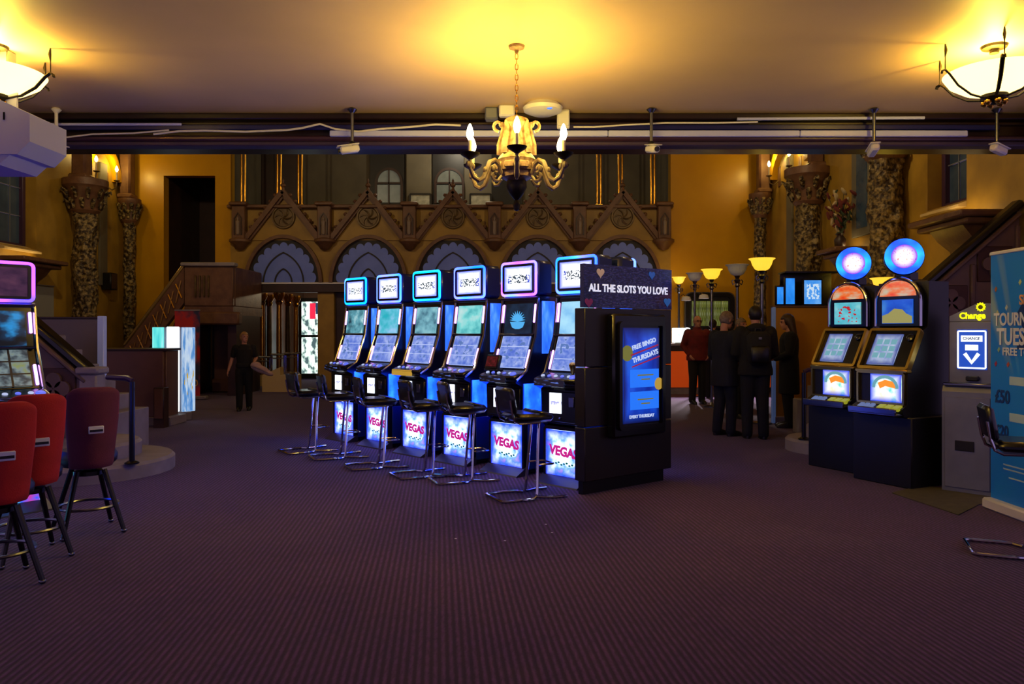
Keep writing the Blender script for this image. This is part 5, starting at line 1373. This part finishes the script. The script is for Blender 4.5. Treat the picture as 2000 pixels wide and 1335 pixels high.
M['shade_on'] = mat('lit ribbed glass shade', '#f0d890', .3, emit='#ffc830', es=1.2)
M['shade_off'] = mat('unlit ribbed glass shade', '#e4f0fa', .4)
def torch(label, px, py, w_px, lit, Y=None):
    Y = Y or .42 * F / w_px
    c = P(px, py, Y)
    t = thing('torch_lamp', label, 'lamp', (c.x, Y, 0), 0, 'torch-shaped lamps on tall poles')
    hz = c.z
    nrib = 28
    vs = []; fs = []
    ks_ = (w_px * Y / F) / .42
    prof = [(r_ * ks_, z_ * ks_) for r_, z_ in [(.05, -.2), (.11, -.17), (.15, -.1), (.17, -.03), (.21, .0), (.205, .005), (.16, -.03), (.13, -.12), (.05, -.18)]]
    for (r_, zz) in prof:
        for j in range(nrib * 2):
            a = PI * j / nrib; rr = r_ * (1 + .025 * (1 if j % 2 else -1))
            vs.append((rr * math.cos(a), rr * math.sin(a), hz + zz))
    n_ = nrib * 2
    for i_ in range(len(prof) - 1):
        for j in range(n_): fs.append((i_ * n_ + j, i_ * n_ + (j + 1) % n_, (i_ + 1) * n_ + (j + 1) % n_, (i_ + 1) * n_ + j))
    ob('shade', MB().add(vs, fs), M['shade_on'] if lit else M['shade_off'], t)
    ob('holder', MB().lathe([(.02, hz - .42), (.05, hz - .38), (.03, hz - .34), (.06, hz - .28), (.03, hz - .25), (.06, hz - .19)], 14), M['chromed'], t)
    ob('pole', MB().tube([(0, 0, .04), (0, 0, hz - .4)], .028, 10), M['chromed'], t)
    for s in (-1, 1): ob('scroll_arm', MB().tube([(0, 0, hz - .3), (s * .08, 0, hz - .36), (s * .1, 0, hz - .3), (s * .07, 0, hz - .27)], .012, 5), M['chromed'], t)
    ob('base', MB().lathe([(.16, 0), (.16, .02), (.05, .05), (.03, .1)], 18), M['chromed'], t)
    if lit: point_light('torch_light', (0, 0, hz + .06), 3.5, WARM, .05, t)
torch('small lit torch lamp beside the edge of the kiosk sign', 1326, 541, 27, True, 19.35)
torch('unlit grey torch lamp, the farther of the two', 1357, 533, 34, False, 17.9)
torch('lit torch lamp between the two unlit grey ones', 1390, 526, 41, True)
torch('unlit grey torch lamp, the nearer of the two', 1440, 517, 45, False)
torch('nearest lit torch lamp, right of the unlit one', 1488, 505, 50, True)
torch('lit torch lamp glimpsed between the two round-topped machines', 1726, 543, 50, True, 12.05)
# clip lamps at the desk
for px, py, lb in ((1346, 583, 'small white spot lamp left above the serving hatch'), (1381, 579, 'small white spot lamp right above the serving hatch')):
    c = P(px, py, 19.0)
    t = thing('spot_lamp', lb, 'spot lamp', (c.x, 19.95, c.z), 0, 'white spot lamps above the hatch')
    ob('wall_arm', MB().tube([(0, 0, .1), (0, -.3, .14), (0, -.6, .06)], .014, 6), M['chromed'], t)
    ob('lamp_head', MB().lathe([(.12, -.04), (.13, -.03), (.1, .06), (.03, .08), (0, .08)], 16, c=(0, -.62, 0)), M['white'], t)
    ob('lamp_face', MB().lathe([(0, -.03), (.11, -.03)], 16, c=(0, -.62, -.005)), emis('white lamp face', '#ffffff', 12), t)
    sl_ = bpy.data.lights.new('spot_lamp_light', 'SPOT'); sl_.energy = 700; sl_.color = (1, .9, .85); sl_.spot_size = R(75); sl_.spot_blend = .6; sl_.shadow_soft_size = .06
    so_ = bpy.data.objects.new('spot_lamp_light', sl_); COL.objects.link(so_); so_.parent = t; so_.location = (0, -.66, -.08); so_.rotation_euler = (R(-38), 0, 0)

pt_ = thing('partition_booth', 'tan booth partition with a pale blue edge strip behind the woman in the dark coat', 'partition', (P(1565, 0, 12.6).x, 12.6, 0))
ob('front_board', MB().box((0, 0, .96), (.86, .06, 1.88), bev=.006), M['tan'], pt_)
ob('side_board', MB().box((.43, .4, .96), (.05, .8, 1.88), bev=.006), M['tan'], pt_)
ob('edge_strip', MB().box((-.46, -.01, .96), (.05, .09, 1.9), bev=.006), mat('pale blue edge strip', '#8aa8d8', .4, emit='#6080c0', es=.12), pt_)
ob('cap_rail', MB().box((0, 0, 1.915), (.98, .1, .03), bev=.006), M['carvebrown'], pt_)
ob('base_rail', MB().box((0, -.02, .06), (.9, .08, .12), bev=.01), M['offwhite'], pt_)
M['mon'] = screen('blue monitor', ['#1878e0', '#2890f8', '#40a0ff'], 1.2, s=.95)
M['mon2'] = screen('blue monitor with text', ['#3090f0', '#50a0f8', '#80c0ff'], 2, scrib='#d0e8ff', sband=(.2, .85), sthr=.5, sscale=7, s=.9)
def monitor(lb, px0, px1, py0, py1, Y, m_, tilt=0):
    a, b_ = P(px0, py0, Y), P(px1, py1, Y)
    t = thing('wall_monitor', lb, 'monitor', ((a.x + b_.x) / 2, Y, 1.93), R(tilt), 'monitors on the tan booth')
    w_ = b_.x - a.x; h_ = a.z - b_.z
    ob('casing', MB().box((0, .03, .03 + h_ / 2), (w_ + .05, .05, h_ + .05), bev=.008), M['black'], t)
    ob('panel', MB().box((0, .002, .03 + h_ / 2), (w_, .01, h_)), m_, t, smooth=False)
    ob('foot', MB().box((0, .05, .012), (w_ * .5, .14, .024), bev=.004), M['black'], t)
monitor('plain bright blue monitor in the middle of the booth top', 1535, 1552, 549, 599, 12.6, M['mon'])
monitor('narrow blue monitor at the left end of the booth top', 1518, 1530, 566, 599, 12.6, M['mon'])
monitor('wide blue monitor with lines of text at the right of the booth top', 1571, 1604, 553, 599, 12.6, M['mon2'])
tag(ob('booth_shelf', MB().box((0, 0, 0), (.75, .34, .03), bev=.006).box((0, .1, .24), (.03, .03, .46)), M['darkbrown'], loc=(4.78, 12.75, 2.46)), 'dark shelf frame above the booth monitors', 'shelf') if False else None
bx = thing('monitor_hood', 'dark hood over the booth monitors', 'hood', (P(1577, 0, 12.85).x, 12.88, 1.93))
ob('back_board', MB().box((0, .06, .27), (.86, .03, .54)), M['black'], bx)
ob('top_board', MB().box((0, -.08, .555), (.9, .34, .03), bev=.005), M['black'], bx)
# white floor bollards lit behind the woman's feet
for px, lb in ((1546, 'leftmost short white cylinder on the floor by the tan booth'), (1567, 'middle short white cylinder on the floor by the tan booth'), (1580, 'rightmost short white cylinder on the floor by the tan booth')):
    c = G(px, 832)
    t = thing('floor_cylinder', lb, 'bollard', (c.x, c.y, 0), 0, 'short white cylinders by the booth')
    ob('body', MB().lathe([(.04, 0), (.055, .02), (.06, .1), (.055, .2), (.04, .22), (0, .222)], 14), M['white'], t)
    ob('foot_ring', MB().lathe([(.065, 0), (.065, .012), (.045, .02)], 14), M['chromed'], t)

# ================================================================== left-hand middle: lit totem, counters, divider
tt = thing('lit_totem', 'glowing white and aqua advertising totem left of the walking woman', 'sign', (P(338, 0, 13.15).x, 13.15, 0), R(24))
M['t_white'] = emis('white lit edge', '#f4fcff', 1.8)
M['t_aqua'] = screen('aqua lit side', ['#30c8d0', '#70f0e8', '#b0f8ff'], 2, s=1.0)
M['t_print'] = screen('blue lit print', ['#4080d0', '#70a8e8', '#d8ecff', '#b0d0ff'], 4, s=.8, seed=6, scrib='#d8b030', sband=(.2, .5), sthr=.6, sscale=12)
ob('base', MB().box((0, 0, .07), (.58, .42, .14), bev=.01), M['offwhite'], tt)
ob('edge_light', MB().box((0, -.16, .87), (.2, .04, 1.44), bev=.01), M['t_white'], tt)
ob('aqua_panel', MB().box((-.23, -.08, .86), (.2, .03, 1.44), rot=(0, 0, R(-30)), bev=.006), M['t_aqua'], tt)
ob('print_panel', MB().box((.24, -.07, .86), (.24, .03, 1.44), rot=(0, 0, R(28)), bev=.006), M['t_print'], tt)
ob('back_board', MB().box((0, .1, .86), (.5, .1, 1.44)), M['steel'], tt)
bc = thing('low_counter', 'brown veneer counter on a cream plinth left of the glowing totem', 'counter', (P(264, 0, 12.5).x, 12.62, 0))
w_ = 1.1
ob('front_panel', MB().box((0, -.3, .67), (w_, .05, 1.06), bev=.006), M['brownpanel'], bc)
ob('side_panel', MB().box((w_ / 2, -.05, .67), (.05, .45, 1.06), bev=.006), M['brownpanel'], bc)
ob('side_panel', MB().box((-w_ / 2, -.05, .67), (.05, .45, 1.06), bev=.006), M['brownpanel'], bc)
ob('counter_top', MB().box((0, -.06, 1.215), (w_ + .1, .56, .04), bev=.008), M['darkbrown'], bc)
ob('plinth', MB().box((0.04, -.07, .07), (w_ + .2, .6, .14), bev=.01), M['offwhite'], bc)
cap = thing('small_cabinet', 'small dark cabinet standing at the right end of the brown counter', 'cabinet', (P(316, 0, 12.1).x, 12.08, 0))
ob('body', MB().box((0, 0, .38), (.16, .18, .5), bev=.006).box((0, 0, .07), (.16, .18, .14)), M['darkbrown'], cap)
ob('door', MB().box((0, -.093, .38), (.13, .012, .46), bev=.003), M['brownpanel'], cap)
dv = thing('divider_screen', 'grey brown divider with a white edge post behind the stone balustrade', 'divider', (P(130, 0, 10.6).x, 10.6, 0))
ob('panel', MB().box((0, 0, 1.02), (.95, .05, 1.32), bev=.006), M['greywood'], dv)
ob('cap', MB().box((0, 0, 1.695), (1.0, .08, .03), bev=.006), M['darkbrown'], dv)
ob('edge_post', MB().box((.49, 0, .86), (.09, .09, 1.72), bev=.008), mat('pale blue white post', '#b8c4e8', .4, emit='#8898d0', es=.1), dv)
ob('edge_post', MB().box((-.49, 0, .86), (.06, .06, 1.72), bev=.008), M['greywood'], dv)
nb = thing('notice_board', 'pale grey rounded board on the left wall below the carved shelf', 'board', (XL + .02, at_wall(76, 0, XL).y, 1.75))
ob('panel', MB().box((.02, 0, .35), (.03, .9, .75), bev=.01), mat('pale grey board', '#8c8c88', .5), nb)
ob('rim', MB().box((.018, 0, .75), (.035, .94, .03), bev=.006).box((.018, 0, -.03), (.035, .94, .03), bev=.006), M['greywood'], nb)
sp = thing('wall_speaker', 'small dark box hung on the left wall between the two carved columns', 'speaker', (XL + .14, at_wall(203, 0, XL).y, 2.55))
ob('case', MB().box((0, 0, .2), (.24, .34, .42), bev=.02), M['blackm'], sp)
ob('grille', MB().box((.122, 0, .2), (.012, .28, .36), bev=.004), M['darkbrown'], sp)

# lobby: gilded columns, brass rails, turnstile
for i, (px, Y) in enumerate(((498, 20.6), (512, 21.4), (526, 22.2), (545, 21.0), (562, 22.0), (578, 23.0))):
    t = thing('lobby_column', ['first', 'second', 'third', 'fourth', 'fifth', 'sixth'][i] + ' gilded lobby column from the left behind the first arch', 'column', ((px - 1000) * Y / F, Y, 0), 0, 'gilded lobby columns')
    ob('shaft', MB().lathe([(.07, .3), (.075, 1.2), (.065, 2.25)], 14), M['brass'] if i % 2 else M['roundel'], t)
    ob('base', MB().lathe([(.13, 0), (.13, .22), (.1, .26), (.08, .31)], 14), M['sillglow'], t)
    ob('capital', MB().lathe([(.065, 2.24), (.1, 2.32), (.08, 2.36), (.15, 2.5), (.15, 2.58)], 14), M['brass'], t)
for i, (px, py, Y) in enumerate(((515, 697, 19.7), (543, 692, 20.1), (570, 690, 20.5))):
    c = P(px, py, Y)
    t = thing('brass_rail_stand', ['nearest', 'middle', 'farthest'][i] + ' chrome crowd rail stand in the lobby', 'crowd rail', (c.x, Y, 0), 0, 'crowd rails in the lobby')
    for s in (-1, 1): ob('post', MB().tube([(s * .16, 0, .02), (s * .16, 0, c.z - .02)], .02, 8), M['chrome'], t)
    ob('top_bar', MB().tube([(-.2, .06, c.z), (-.16, 0, c.z), (.16, 0, c.z), (.2, .06, c.z)], .03, 8), M['chrome'], t)
    ob('lower_bar', MB().tube([(-.16, 0, c.z - .1), (.16, 0, c.z - .1)], .016, 8), M['chrome'], t)
    for s in (-1, 1): ob('foot', MB().lathe([(.08, 0), (.08, .012), (.03, .025)], 14, c=(s * .16, 0, 0)), M['chromed'], t)
tag(ob('lobby_plinth', MB().prism([(0, 0), (0, .42), (.9, .42), (.9, .0)], 0, .3).prism([(.0, .42), (.45, .62), (.45, .42)], 0, .3), M['sillglow'], loc=P(512, 0, 19.25).xy.to_3d()), 'cream stone plinth under the crowd rails', 'plinth')
# light in the lobby ceiling
ll = thing('lobby_downlight', 'round ceiling light inside the lobby', 'ceiling lamp', (-5.4, 23.0, 3.0))
ob('trim_ring', MB().lathe([(.1, 0), (.12, -.015), (.09, -.02)], 20), M['chromed'], ll)
ob('lamp_face', MB().lathe([(0, -.012), (.09, -.012)], 20), emis('lobby lamp face', '#ffe0a8', 8), ll)
point_light('lobby_light', (0, 0, -.1), 50, (1, .8, .5), .08, ll)
# scraps on the carpet
for px, py, lb in ((890, 1052, 'tiny white paper scrap on the carpet, leftmost'), (986, 1056, 'tiny white paper scrap on the carpet, nearest the camera'), (1066, 1024, 'tiny white paper scrap on the carpet, closest to the nearest bar stool'), (1078, 1040, 'tiny white paper scrap on the carpet, rightmost')):
    tag(ob('paper_scrap', MB().prism([(-.008, -.005), (.007, -.007), (.009, .004), (0, .009), (-.007, .005)], .0, .003, plane='xy'), M['white'], loc=G(px, py) + Vector((0, 0, .001))), lb, 'paper scrap', 'paper scraps on the carpet')
# ================================================================== people
def remeshed(name, mb, voxel, m_, parent, smooth_it=4, extra=None):
    me = bpy.data.meshes.new(name + '_raw'); me.from_pydata(mb.v, [], mb.f); me.update()
    bm_ = bmesh.new(); bm_.from_mesh(me); bmesh.ops.recalc_face_normals(bm_, faces=bm_.faces); bm_.to_mesh(me); bm_.free()
    o = bpy.data.objects.new('tmp_body', me); COL.objects.link(o)
    r = o.modifiers.new('r', 'REMESH'); r.mode = 'VOXEL'; r.voxel_size = voxel; r.use_smooth_shade = True
    if smooth_it:
        s_ = o.modifiers.new('s', 'SMOOTH'); s_.iterations = smooth_it; s_.factor = .5
    dg = bpy.context.evaluated_depsgraph_get()
    out = bpy.data.meshes.new_from_object(o.evaluated_get(dg)); out.name = name
    bpy.data.objects.remove(o); bpy.data.meshes.remove(me)
    out.materials.clear(); out.materials.append(m_)
    for p_ in out.polygons: p_.use_smooth = True
    return link(name, out, parent)
M['skin'] = mat('skin', '#c08a70', .5, col2='#b57e64', scale=20)
M['eye'] = mat('eye', '#181410', .2)
M['lips'] = mat('lips', '#8c4a42', .5)
def tub(mb, pts, rs, flat=1.0, seg=12):
    mb.tube(pts, rs, seg, flat=flat)
    mb.ball(pts[0], rs[0], 10, 8); mb.ball(pts[-1], rs[-1], 10, 8)
def loft(mb, rings, seg=20):
    """rings of (z, cx, cy, rx, ry): closed lofted trunk"""
    vs = []; fs = []
    for (z_, cx, cy, rx, ry) in rings:
        for k_ in range(seg):
            a = 2 * PI * k_ / seg
            vs.append((cx + rx * math.copysign(abs(math.cos(a)) ** .85, math.cos(a)), cy + ry * math.copysign(abs(math.sin(a)) ** .85, math.sin(a)), z_))
    for i in range(len(rings) - 1):
        for k_ in range(seg):
            l_ = (k_ + 1) % seg
            fs.append((i * seg + k_, i * seg + l_, (i + 1) * seg + l_, (i + 1) * seg + k_))
    fs.append(tuple(range(seg))[::-1]); fs.append(tuple((len(rings) - 1) * seg + k_ for k_ in range(seg)))
    mb.add(vs, fs)
def hand(mb, wrist, d, up, sc=1.0, curl=.5, side=1):
    """palm and five fingers; d = pointing direction, up = back of the hand"""
    d = Vector(d).normalized(); u = Vector(up); u = (u - d * u.dot(d)).normalized(); s = d.cross(u) * side
    w0 = Vector(wrist)
    m3 = Matrix((s, d, u)).transposed()
    pc = w0 + d * .045 * sc
    vs_ = MB().ball((0, 0, 0), (.041 * sc, .05 * sc, .017 * sc), 10, 8)
    mb.add([pc + m3 @ Vector(v) for v in vs_.v], vs_.f)
    for i, (off, ln) in enumerate(((-.029, .058), (-.010, .07), (.010, .075), (.029, .066))):
        b0 = w0 + d * .08 * sc + s * off * sc
        c1 = curl * (1.0 + .08 * i); p1 = b0 + (d * math.cos(c1 * .5) - u * math.sin(c1 * .5)) * ln * .5 * sc
        p2 = p1 + (d * math.cos(c1 * 1.3) - u * math.sin(c1 * 1.3)) * ln * .32 * sc
        p3 = p2 + (d * math.cos(c1 * 1.9) - u * math.sin(c1 * 1.9)) * ln * .22 * sc
        mb.tube([b0 - d * .02 * sc, b0, p1, p2, p3], [.0095 * sc, .0095 * sc, .009 * sc, .0085 * sc, .007 * sc], 8)
    t0 = w0 + d * .03 * sc + s * .032 * sc
    t1 = t0 + (d * .6 + s * .75 - u * .2).normalized() * .035 * sc
    t2 = t1 + (d * .9 + s * .3 - u * .4).normalized() * .03 * sc
    mb.tube([t0 - s * .01, t0, t1, t2], [.012 * sc, .012 * sc, .011 * sc, .009 * sc], 8)
def person(label, loc, rz, H, arms, coat, trous, hair, hair_style='short', shoe='blackm', hem=.78, step=(0, 0), head_rz=0.0, head_rx=0.0, sleeve=1.0, bulk=1.0, glasses=False, hood=False, collar=None, voxel=.011):
    """local: faces -y, left-right along x; sizes for 1.75 m, scaled to H"""
    t = thing('person', label, 'person', loc, rz)
    s0 = H / 1.75; t.scale = (s0, s0, s0)
    hipx = .09
    feet = [(-.10, step[0]), (.10, step[1])]
    knees = []; 
    # --- body
    b_ = MB()
    loft(b_, [(.84, 0, .0, .12, .09), (.92, 0, 0, .15, .105), (1.0, 0, 0, .15, .10), (1.1, 0, 0, .135, .09), (1.25, 0, 0, .155, .1), (1.36, 0, 0, .165, .1), (1.43, 0, .005, .14, .08), (1.47, 0, .01, .06, .06)])
    tub(b_, [(0, .01, 1.44), (0, .0, 1.54)], [.055, .052])
    legs = []
    for sx, (fx, fy) in zip((-1, 1), feet):
        hp = Vector((sx * hipx, 0, .88)); an = Vector((fx, fy + .02, .09)); kn = (hp + an) / 2 + Vector((0, -.03 - abs(fy) * .1, .02))
        legs.append((hp, kn, an))
        tub(b_, [hp, (hp + kn) / 2, kn, (kn * .6 + an * .4), an], [.085, .072, .055, .054, .036])
        b_.ball((fx, fy - .03, .036), (.032, .08, .028), 10, 8)
    joints = []
    for sx, (el, wr) in zip((-1, 1), arms):
        sh = Vector((sx * .185, .005, 1.40)); el = Vector(el); wr = Vector(wr)
        joints.append((sh, el, wr))
        tub(b_, [sh, (sh + el) / 2, el, (el + wr) / 2, wr], [.058, .05, .042, .038, .027])
        fw = (wr - el).normalized()
        up = Vector((sx, 0, .2)) if abs(fw.z) > .6 else Vector((0, 0, 1))
        hand(b_, wr, fw, up, 1.0, .55, side=-sx)
    # --- head
    hm = Euler((head_rx, 0, head_rz)).to_matrix(); hc_ = Vector((0, -.015, 1.63)); pv = Vector((0, 0, 1.53))
    hc_ = pv + hm @ (hc_ - pv)
    def HP(p_): return hc_ + hm @ Vector(p_)
    h_ = MB().ball((0, .01, .02), (.077, .097, .10), 16, 12).ball((0, -.025, -.045), (.058, .068, .072), 14, 10).ball((0, -.065, -.085), (.03, .03, .026), 10, 8)
    h_.tube([(0, -.088, .022), (0, -.105, -.012), (0, -.098, -.028)], [.008, .014, .012], 8)
    h_.ball((0, -.09, -.055), (.026, .014, .012), 10, 6).ball((0, -.085, .032), (.055, .018, .012), 10, 6)
    for sx in (-1, 1): h_.ball((sx * .078, .012, -.005), (.011, .022, .032), 8, 6)
    h_.tube([(0, .012, -.02), (0, .02, -.13)], [.055, .052], 12)
    b_.add([HP(v) for v in h_.v], h_.f)
    remeshed('body', b_, .009, M['skin'], t, 2)
    ey = MB(); 
    for sx in (-1, 1): ey.ball(HP((sx * .031, -.087, .012)), (.0105, .006, .006), 8, 6)
    ob('eyes', ey, M['eye'], t)
    ob('mouth', MB().ball(HP((0, -.104, -.056)), (.022, .006, .006), 8, 6), M['lips'], t)
    # --- trousers
    tr = MB()
    loft(tr, [(.83, 0, 0, .14, .10), (.92, 0, 0, .165, .115), (1.02, 0, 0, .155, .108), (1.06, 0, 0, .15, .105)])
    for hp, kn, an in legs:
        tub(tr, [hp, (hp + kn) / 2, kn, (kn * .5 + an * .5), an + Vector((0, 0, -.02))], [.108, .098, .084, .077, .07])
    remeshed('trousers', tr, voxel, trous, t, 3)
    for (fx, fy) in feet:
        sh_ = MB(); loft(sh_, [(.0, fx, fy - .055, .045, .135), (.03, fx, fy - .055, .046, .138), (.055, fx, fy - .045, .043, .12), (.085, fx, fy + .005, .04, .065), (.11, fx, fy + .02, .038, .05)], 16)
        ob('shoe', sh_, M[shoe], t, angle=60)
    # --- coat or top
    co = MB(); k_ = bulk
    loft(co, [(hem, 0, 0, .185 * k_, .135 * k_), (hem + .08, 0, 0, .185 * k_, .135 * k_), (.98, 0, 0, .172 * k_, .128 * k_), (1.1, 0, 0, .16 * k_, .118 * k_), (1.25, 0, 0, .178 * k_, .125 * k_), (1.36, 0, .0, .188 * k_, .122 * k_), (1.43, 0, .005, .16 * k_, .10 * k_), (1.475, 0, .01, .085, .078)])
    for sh, el, wr in joints:
        if sleeve >= 1: tub(co, [sh, (sh + el) / 2, el, (el + wr) / 2, wr - (wr - el).normalized() * .02], [.078 * k_, .068 * k_, .058 * k_, .053, .045])
        else: tub(co, [sh, (sh + el) / 2, el * sleeve + sh * (1 - sleeve)], [.078 * k_, .07 * k_, .064 * k_])
    if collar: loft(co, [(1.42, 0, .0, .085, .085), (1.47, 0, .01, .08, .08), (1.525, 0, .02, .078, .076)])
    remeshed('coat' if hem < .95 else 'top', co, voxel, coat, t, 4)
    if hood:
        hd2 = MB(); hd2.ball((0, .1, 1.46), (.12, .07, .07), 12, 8); ob('hood', hd2, coat, t)
    # --- hair
    vs = []; nu, nv = 22, 14
    hr = MB(); g = MB().ball((0, .014, .026), (.086, .106, .108), nu, nv)
    keep = []
    for f in g.f:
        c_ = sum((Vector(g.v[i]) for i in f), Vector()) / len(f)
        lim = {'short': .055, 'bald': .5, 'bob': .04, 'long': .05}[hair_style]
        front = c_.y < -.035
        if hair_style == 'bald':
            if c_.y > -.02 and -.06 < c_.z < .03: keep.append(f)
        elif (front and c_.z > lim) or (not front and c_.z > -.055):
            keep.append(f)
    hr.add([HP(v) for v in g.v], keep)
    hobj = ob('hair', hr, hair, t, angle=80)
    sm_ = hobj.modifiers.new('thick', 'SOLIDIFY'); sm_.thickness = .012; sm_.offset = -1
    if hair_style == 'long':
        lh = MB(); loft(lh, [(-.30, 0, .07, .07, .03), (-.22, 0, .075, .10, .045), (-.1, 0, .06, .10, .06), (0, 0, .04, .098, .08), (.07, 0, .03, .09, .085), (.12, 0, .02, .05, .05)])
        o_ = remeshed('hair_length', MB().add([HP(v) for v in lh.v], lh.f), .012, hair, t, 3)
    if hair_style == 'bob':
        lh = MB(); loft(lh, [(-.07, 0, .06, .075, .05), (0, 0, .05, .09, .07), (.06, 0, .04, .085, .075)]); lh.ball((0, .1, .04), (.05, .045, .05), 10, 8)
        remeshed('hair_length', MB().add([HP(v) for v in lh.v], lh.f), .012, hair, t, 3)
    if glasses:
        gl = MB()
        for sx in (-1, 1):
            gl.tube([HP((sx * .033 + .026 * math.cos(2 * PI * j / 16), -.101, .012 + .02 * math.sin(2 * PI * j / 16))) for j in range(16)], .003, 5, closed=True)
            gl.tube([HP((sx * .06, -.1, .015)), HP((sx * .078, .0, .012))], .003, 5)
        gl.tube([HP((-.008, -.102, .015)), HP((.008, -.102, .015))], .003, 5)
        ob('glasses', gl, M['black'], t)
    return t
def cl(n_, c1, c2=None): return mat(n_, c1, .85, col2=c2 or c1, scale=12, bump=.1, bscale=60)
M['burg'] = cl('burgundy jacket cloth', '#701a1c', '#5c1416'); M['navy'] = cl('navy coat cloth', '#0a1226', '#080e1e'); M['blk'] = cl('black cloth', '#060608', '#09090b')
M['dknavy'] = cl('dark blue jeans', '#0c111e', '#090d17'); M['teal'] = cl('dark teal coat cloth', '#08111a', '#060d14'); M['dkbrown'] = cl('dark brown trousers', '#0e0b0a')
M['h_grey'] = mat('grey brown hair', '#6a5a4a', .6, col2='#8a7a68', scale=30); M['h_dark'] = mat('dark hair', '#17100c', .5); M['h_brown'] = mat('brown hair', '#2e1a12', .5, col2='#3a2218', scale=20); M['h_blond'] = mat('light brown hair', '#8a6840', .5, col2='#a07c50', scale=20)
REL = [((-.235, .02, 1.13), (-.24, -.05, .89)), ((.235, .02, 1.13), (.24, -.05, .89))]
person('man in a burgundy jacket and glasses standing with hands in pockets facing the camera', G(1362, 788), R(8), 1.84, [((-.27, .06, 1.15), (-.19, -.07, .97)), ((.26, .06, 1.15), (.19, -.07, .97))], M['burg'], M['dkbrown'], M['h_grey'], 'bald', hem=.86, glasses=True, bulk=1.18, collar=True)
person('person in a dark hooded jacket half hidden behind the man in burgundy', (P(1392, 0, 17.4).x, 17.4, 0), R(150), 1.78, REL, M['blk'], M['blk'], M['h_dark'], 'short', hem=.84, hood=True)
person('grey-haired man in a long navy coat leaning his head down to the right', G(1415, 850) + Vector((0, .0, 0)), R(118), 1.80, [((-.25, -.02, 1.14), (-.16, -.22, 1.05)), ((.25, .0, 1.13), (.2, -.14, .95))], M['navy'], M['navy'], M['h_grey'], 'short', hem=.70, head_rx=R(16), bulk=1.16, step=(-.04, .03))
pb = person('tall person with a black backpack seen from behind', G(1475, 856), R(174), 1.86, [((-.25, -.02, 1.13), (-.14, -.2, 1.02)), ((.25, -.02, 1.13), (.14, -.2, 1.02))], M['blk'], M['dknavy'], M['h_dark'], 'short', hem=.84, bulk=1.22, step=(.02, -.03), hood=True)
person('woman with long brown hair and a dark knee-length coat standing by the tan booth', G(1541, 834), R(-104), 1.78, [((-.24, -.03, 1.14), (-.12, -.22, 1.06)), ((.24, -.02, 1.14), (.12, -.22, 1.06))], M['teal'], M['blk'], M['h_brown'], 'long', hem=.52, head_rx=R(8), bulk=1.15)
person('person in black standing between the navy coat and the backpack', (P(1447, 0, 13.4).x, 13.4, 0), R(25), 1.74, REL, M['blk'], M['blk'], M['h_grey'], 'short', hem=.84, step=(-.05, .05))
wm = person('woman in a black short-sleeved top and trousers walking across the carpet carrying a pale bag', G(477, 801), R(14), 1.50, [((-.26, .04, 1.15), (-.33, -.02, .90)), ((.25, .03, 1.16), (.22, -.16, 1.08))], M['blk'], M['blk'], M['h_blond'], 'bob', hem=.90 + .06, head_rz=R(28), sleeve=.7, step=(-.05, .06))
# backpack on the tall person
bpk = thing('backpack', 'black backpack worn by the tall person seen from behind', 'backpack', (pb.location.x, pb.location.y, 0), R(174))
bp_s = 1.86 / 1.75
bpk.scale = (bp_s, bp_s, bp_s)
ob('main_pack', MB().box((0, .22, 1.2), (.30, .17, .44), bev=.06), M['blk'], bpk, angle=70)
ob('front_pocket', MB().box((0, .315, 1.12), (.24, .06, .22), bev=.025), M['blackm'], bpk, angle=70)
ob('logo_patch', MB().box((.0, .312, 1.33), (.04, .012, .03), bev=.003), M['steel'], bpk)
for s in (-1, 1):
    ob('shoulder_strap', MB().tube([(s * .09, .15, 1.40), (s * .1, .06, 1.485), (s * .105, -.08, 1.47), (s * .115, -.15, 1.3), (s * .13, -.12, 1.12), (s * .15, .1, 1.02)], .02, 6, flat=.5), M['blackm'], bpk)
hndl = ob('top_handle', MB().tube([(-.04, .18, 1.41), (-.03, .18, 1.455), (.03, .18, 1.455), (.04, .18, 1.41)], .01, 6), M['blackm'], bpk)
# bag carried by the walking woman
q = Matrix.Rotation(R(14), 3, 'Z') @ Vector((.2 * .86, -.22 * .86, 0))
bg = thing('cloth_bag', 'pale pink cloth bundle carried under the walking woman\'s arm', 'bag', (wm.location.x + q.x + .12, wm.location.y + q.y, .0), R(14))
mbb = MB(); mbb.ball((.02, 0, .80), (.2, .1, .075), 14, 10, rot=(0, R(24), 0)).ball((-.06, 0, .88), (.1, .08, .06), 12, 8).ball((.16, 0, .72), (.11, .08, .05), 12, 8, rot=(0, R(20), 0))
remeshed('bundle', mbb, .014, mat('pale pink cloth', '#b89898', .8, col2='#a08488', scale=10), bg, 3)
ob('fold', MB().tube([(-.14, -.09, .87), (0, -.115, .82), (.16, -.09, .73)], [.01, .02, .008], 6), mat('grey pink fold', '#8c7478', .8), bg)
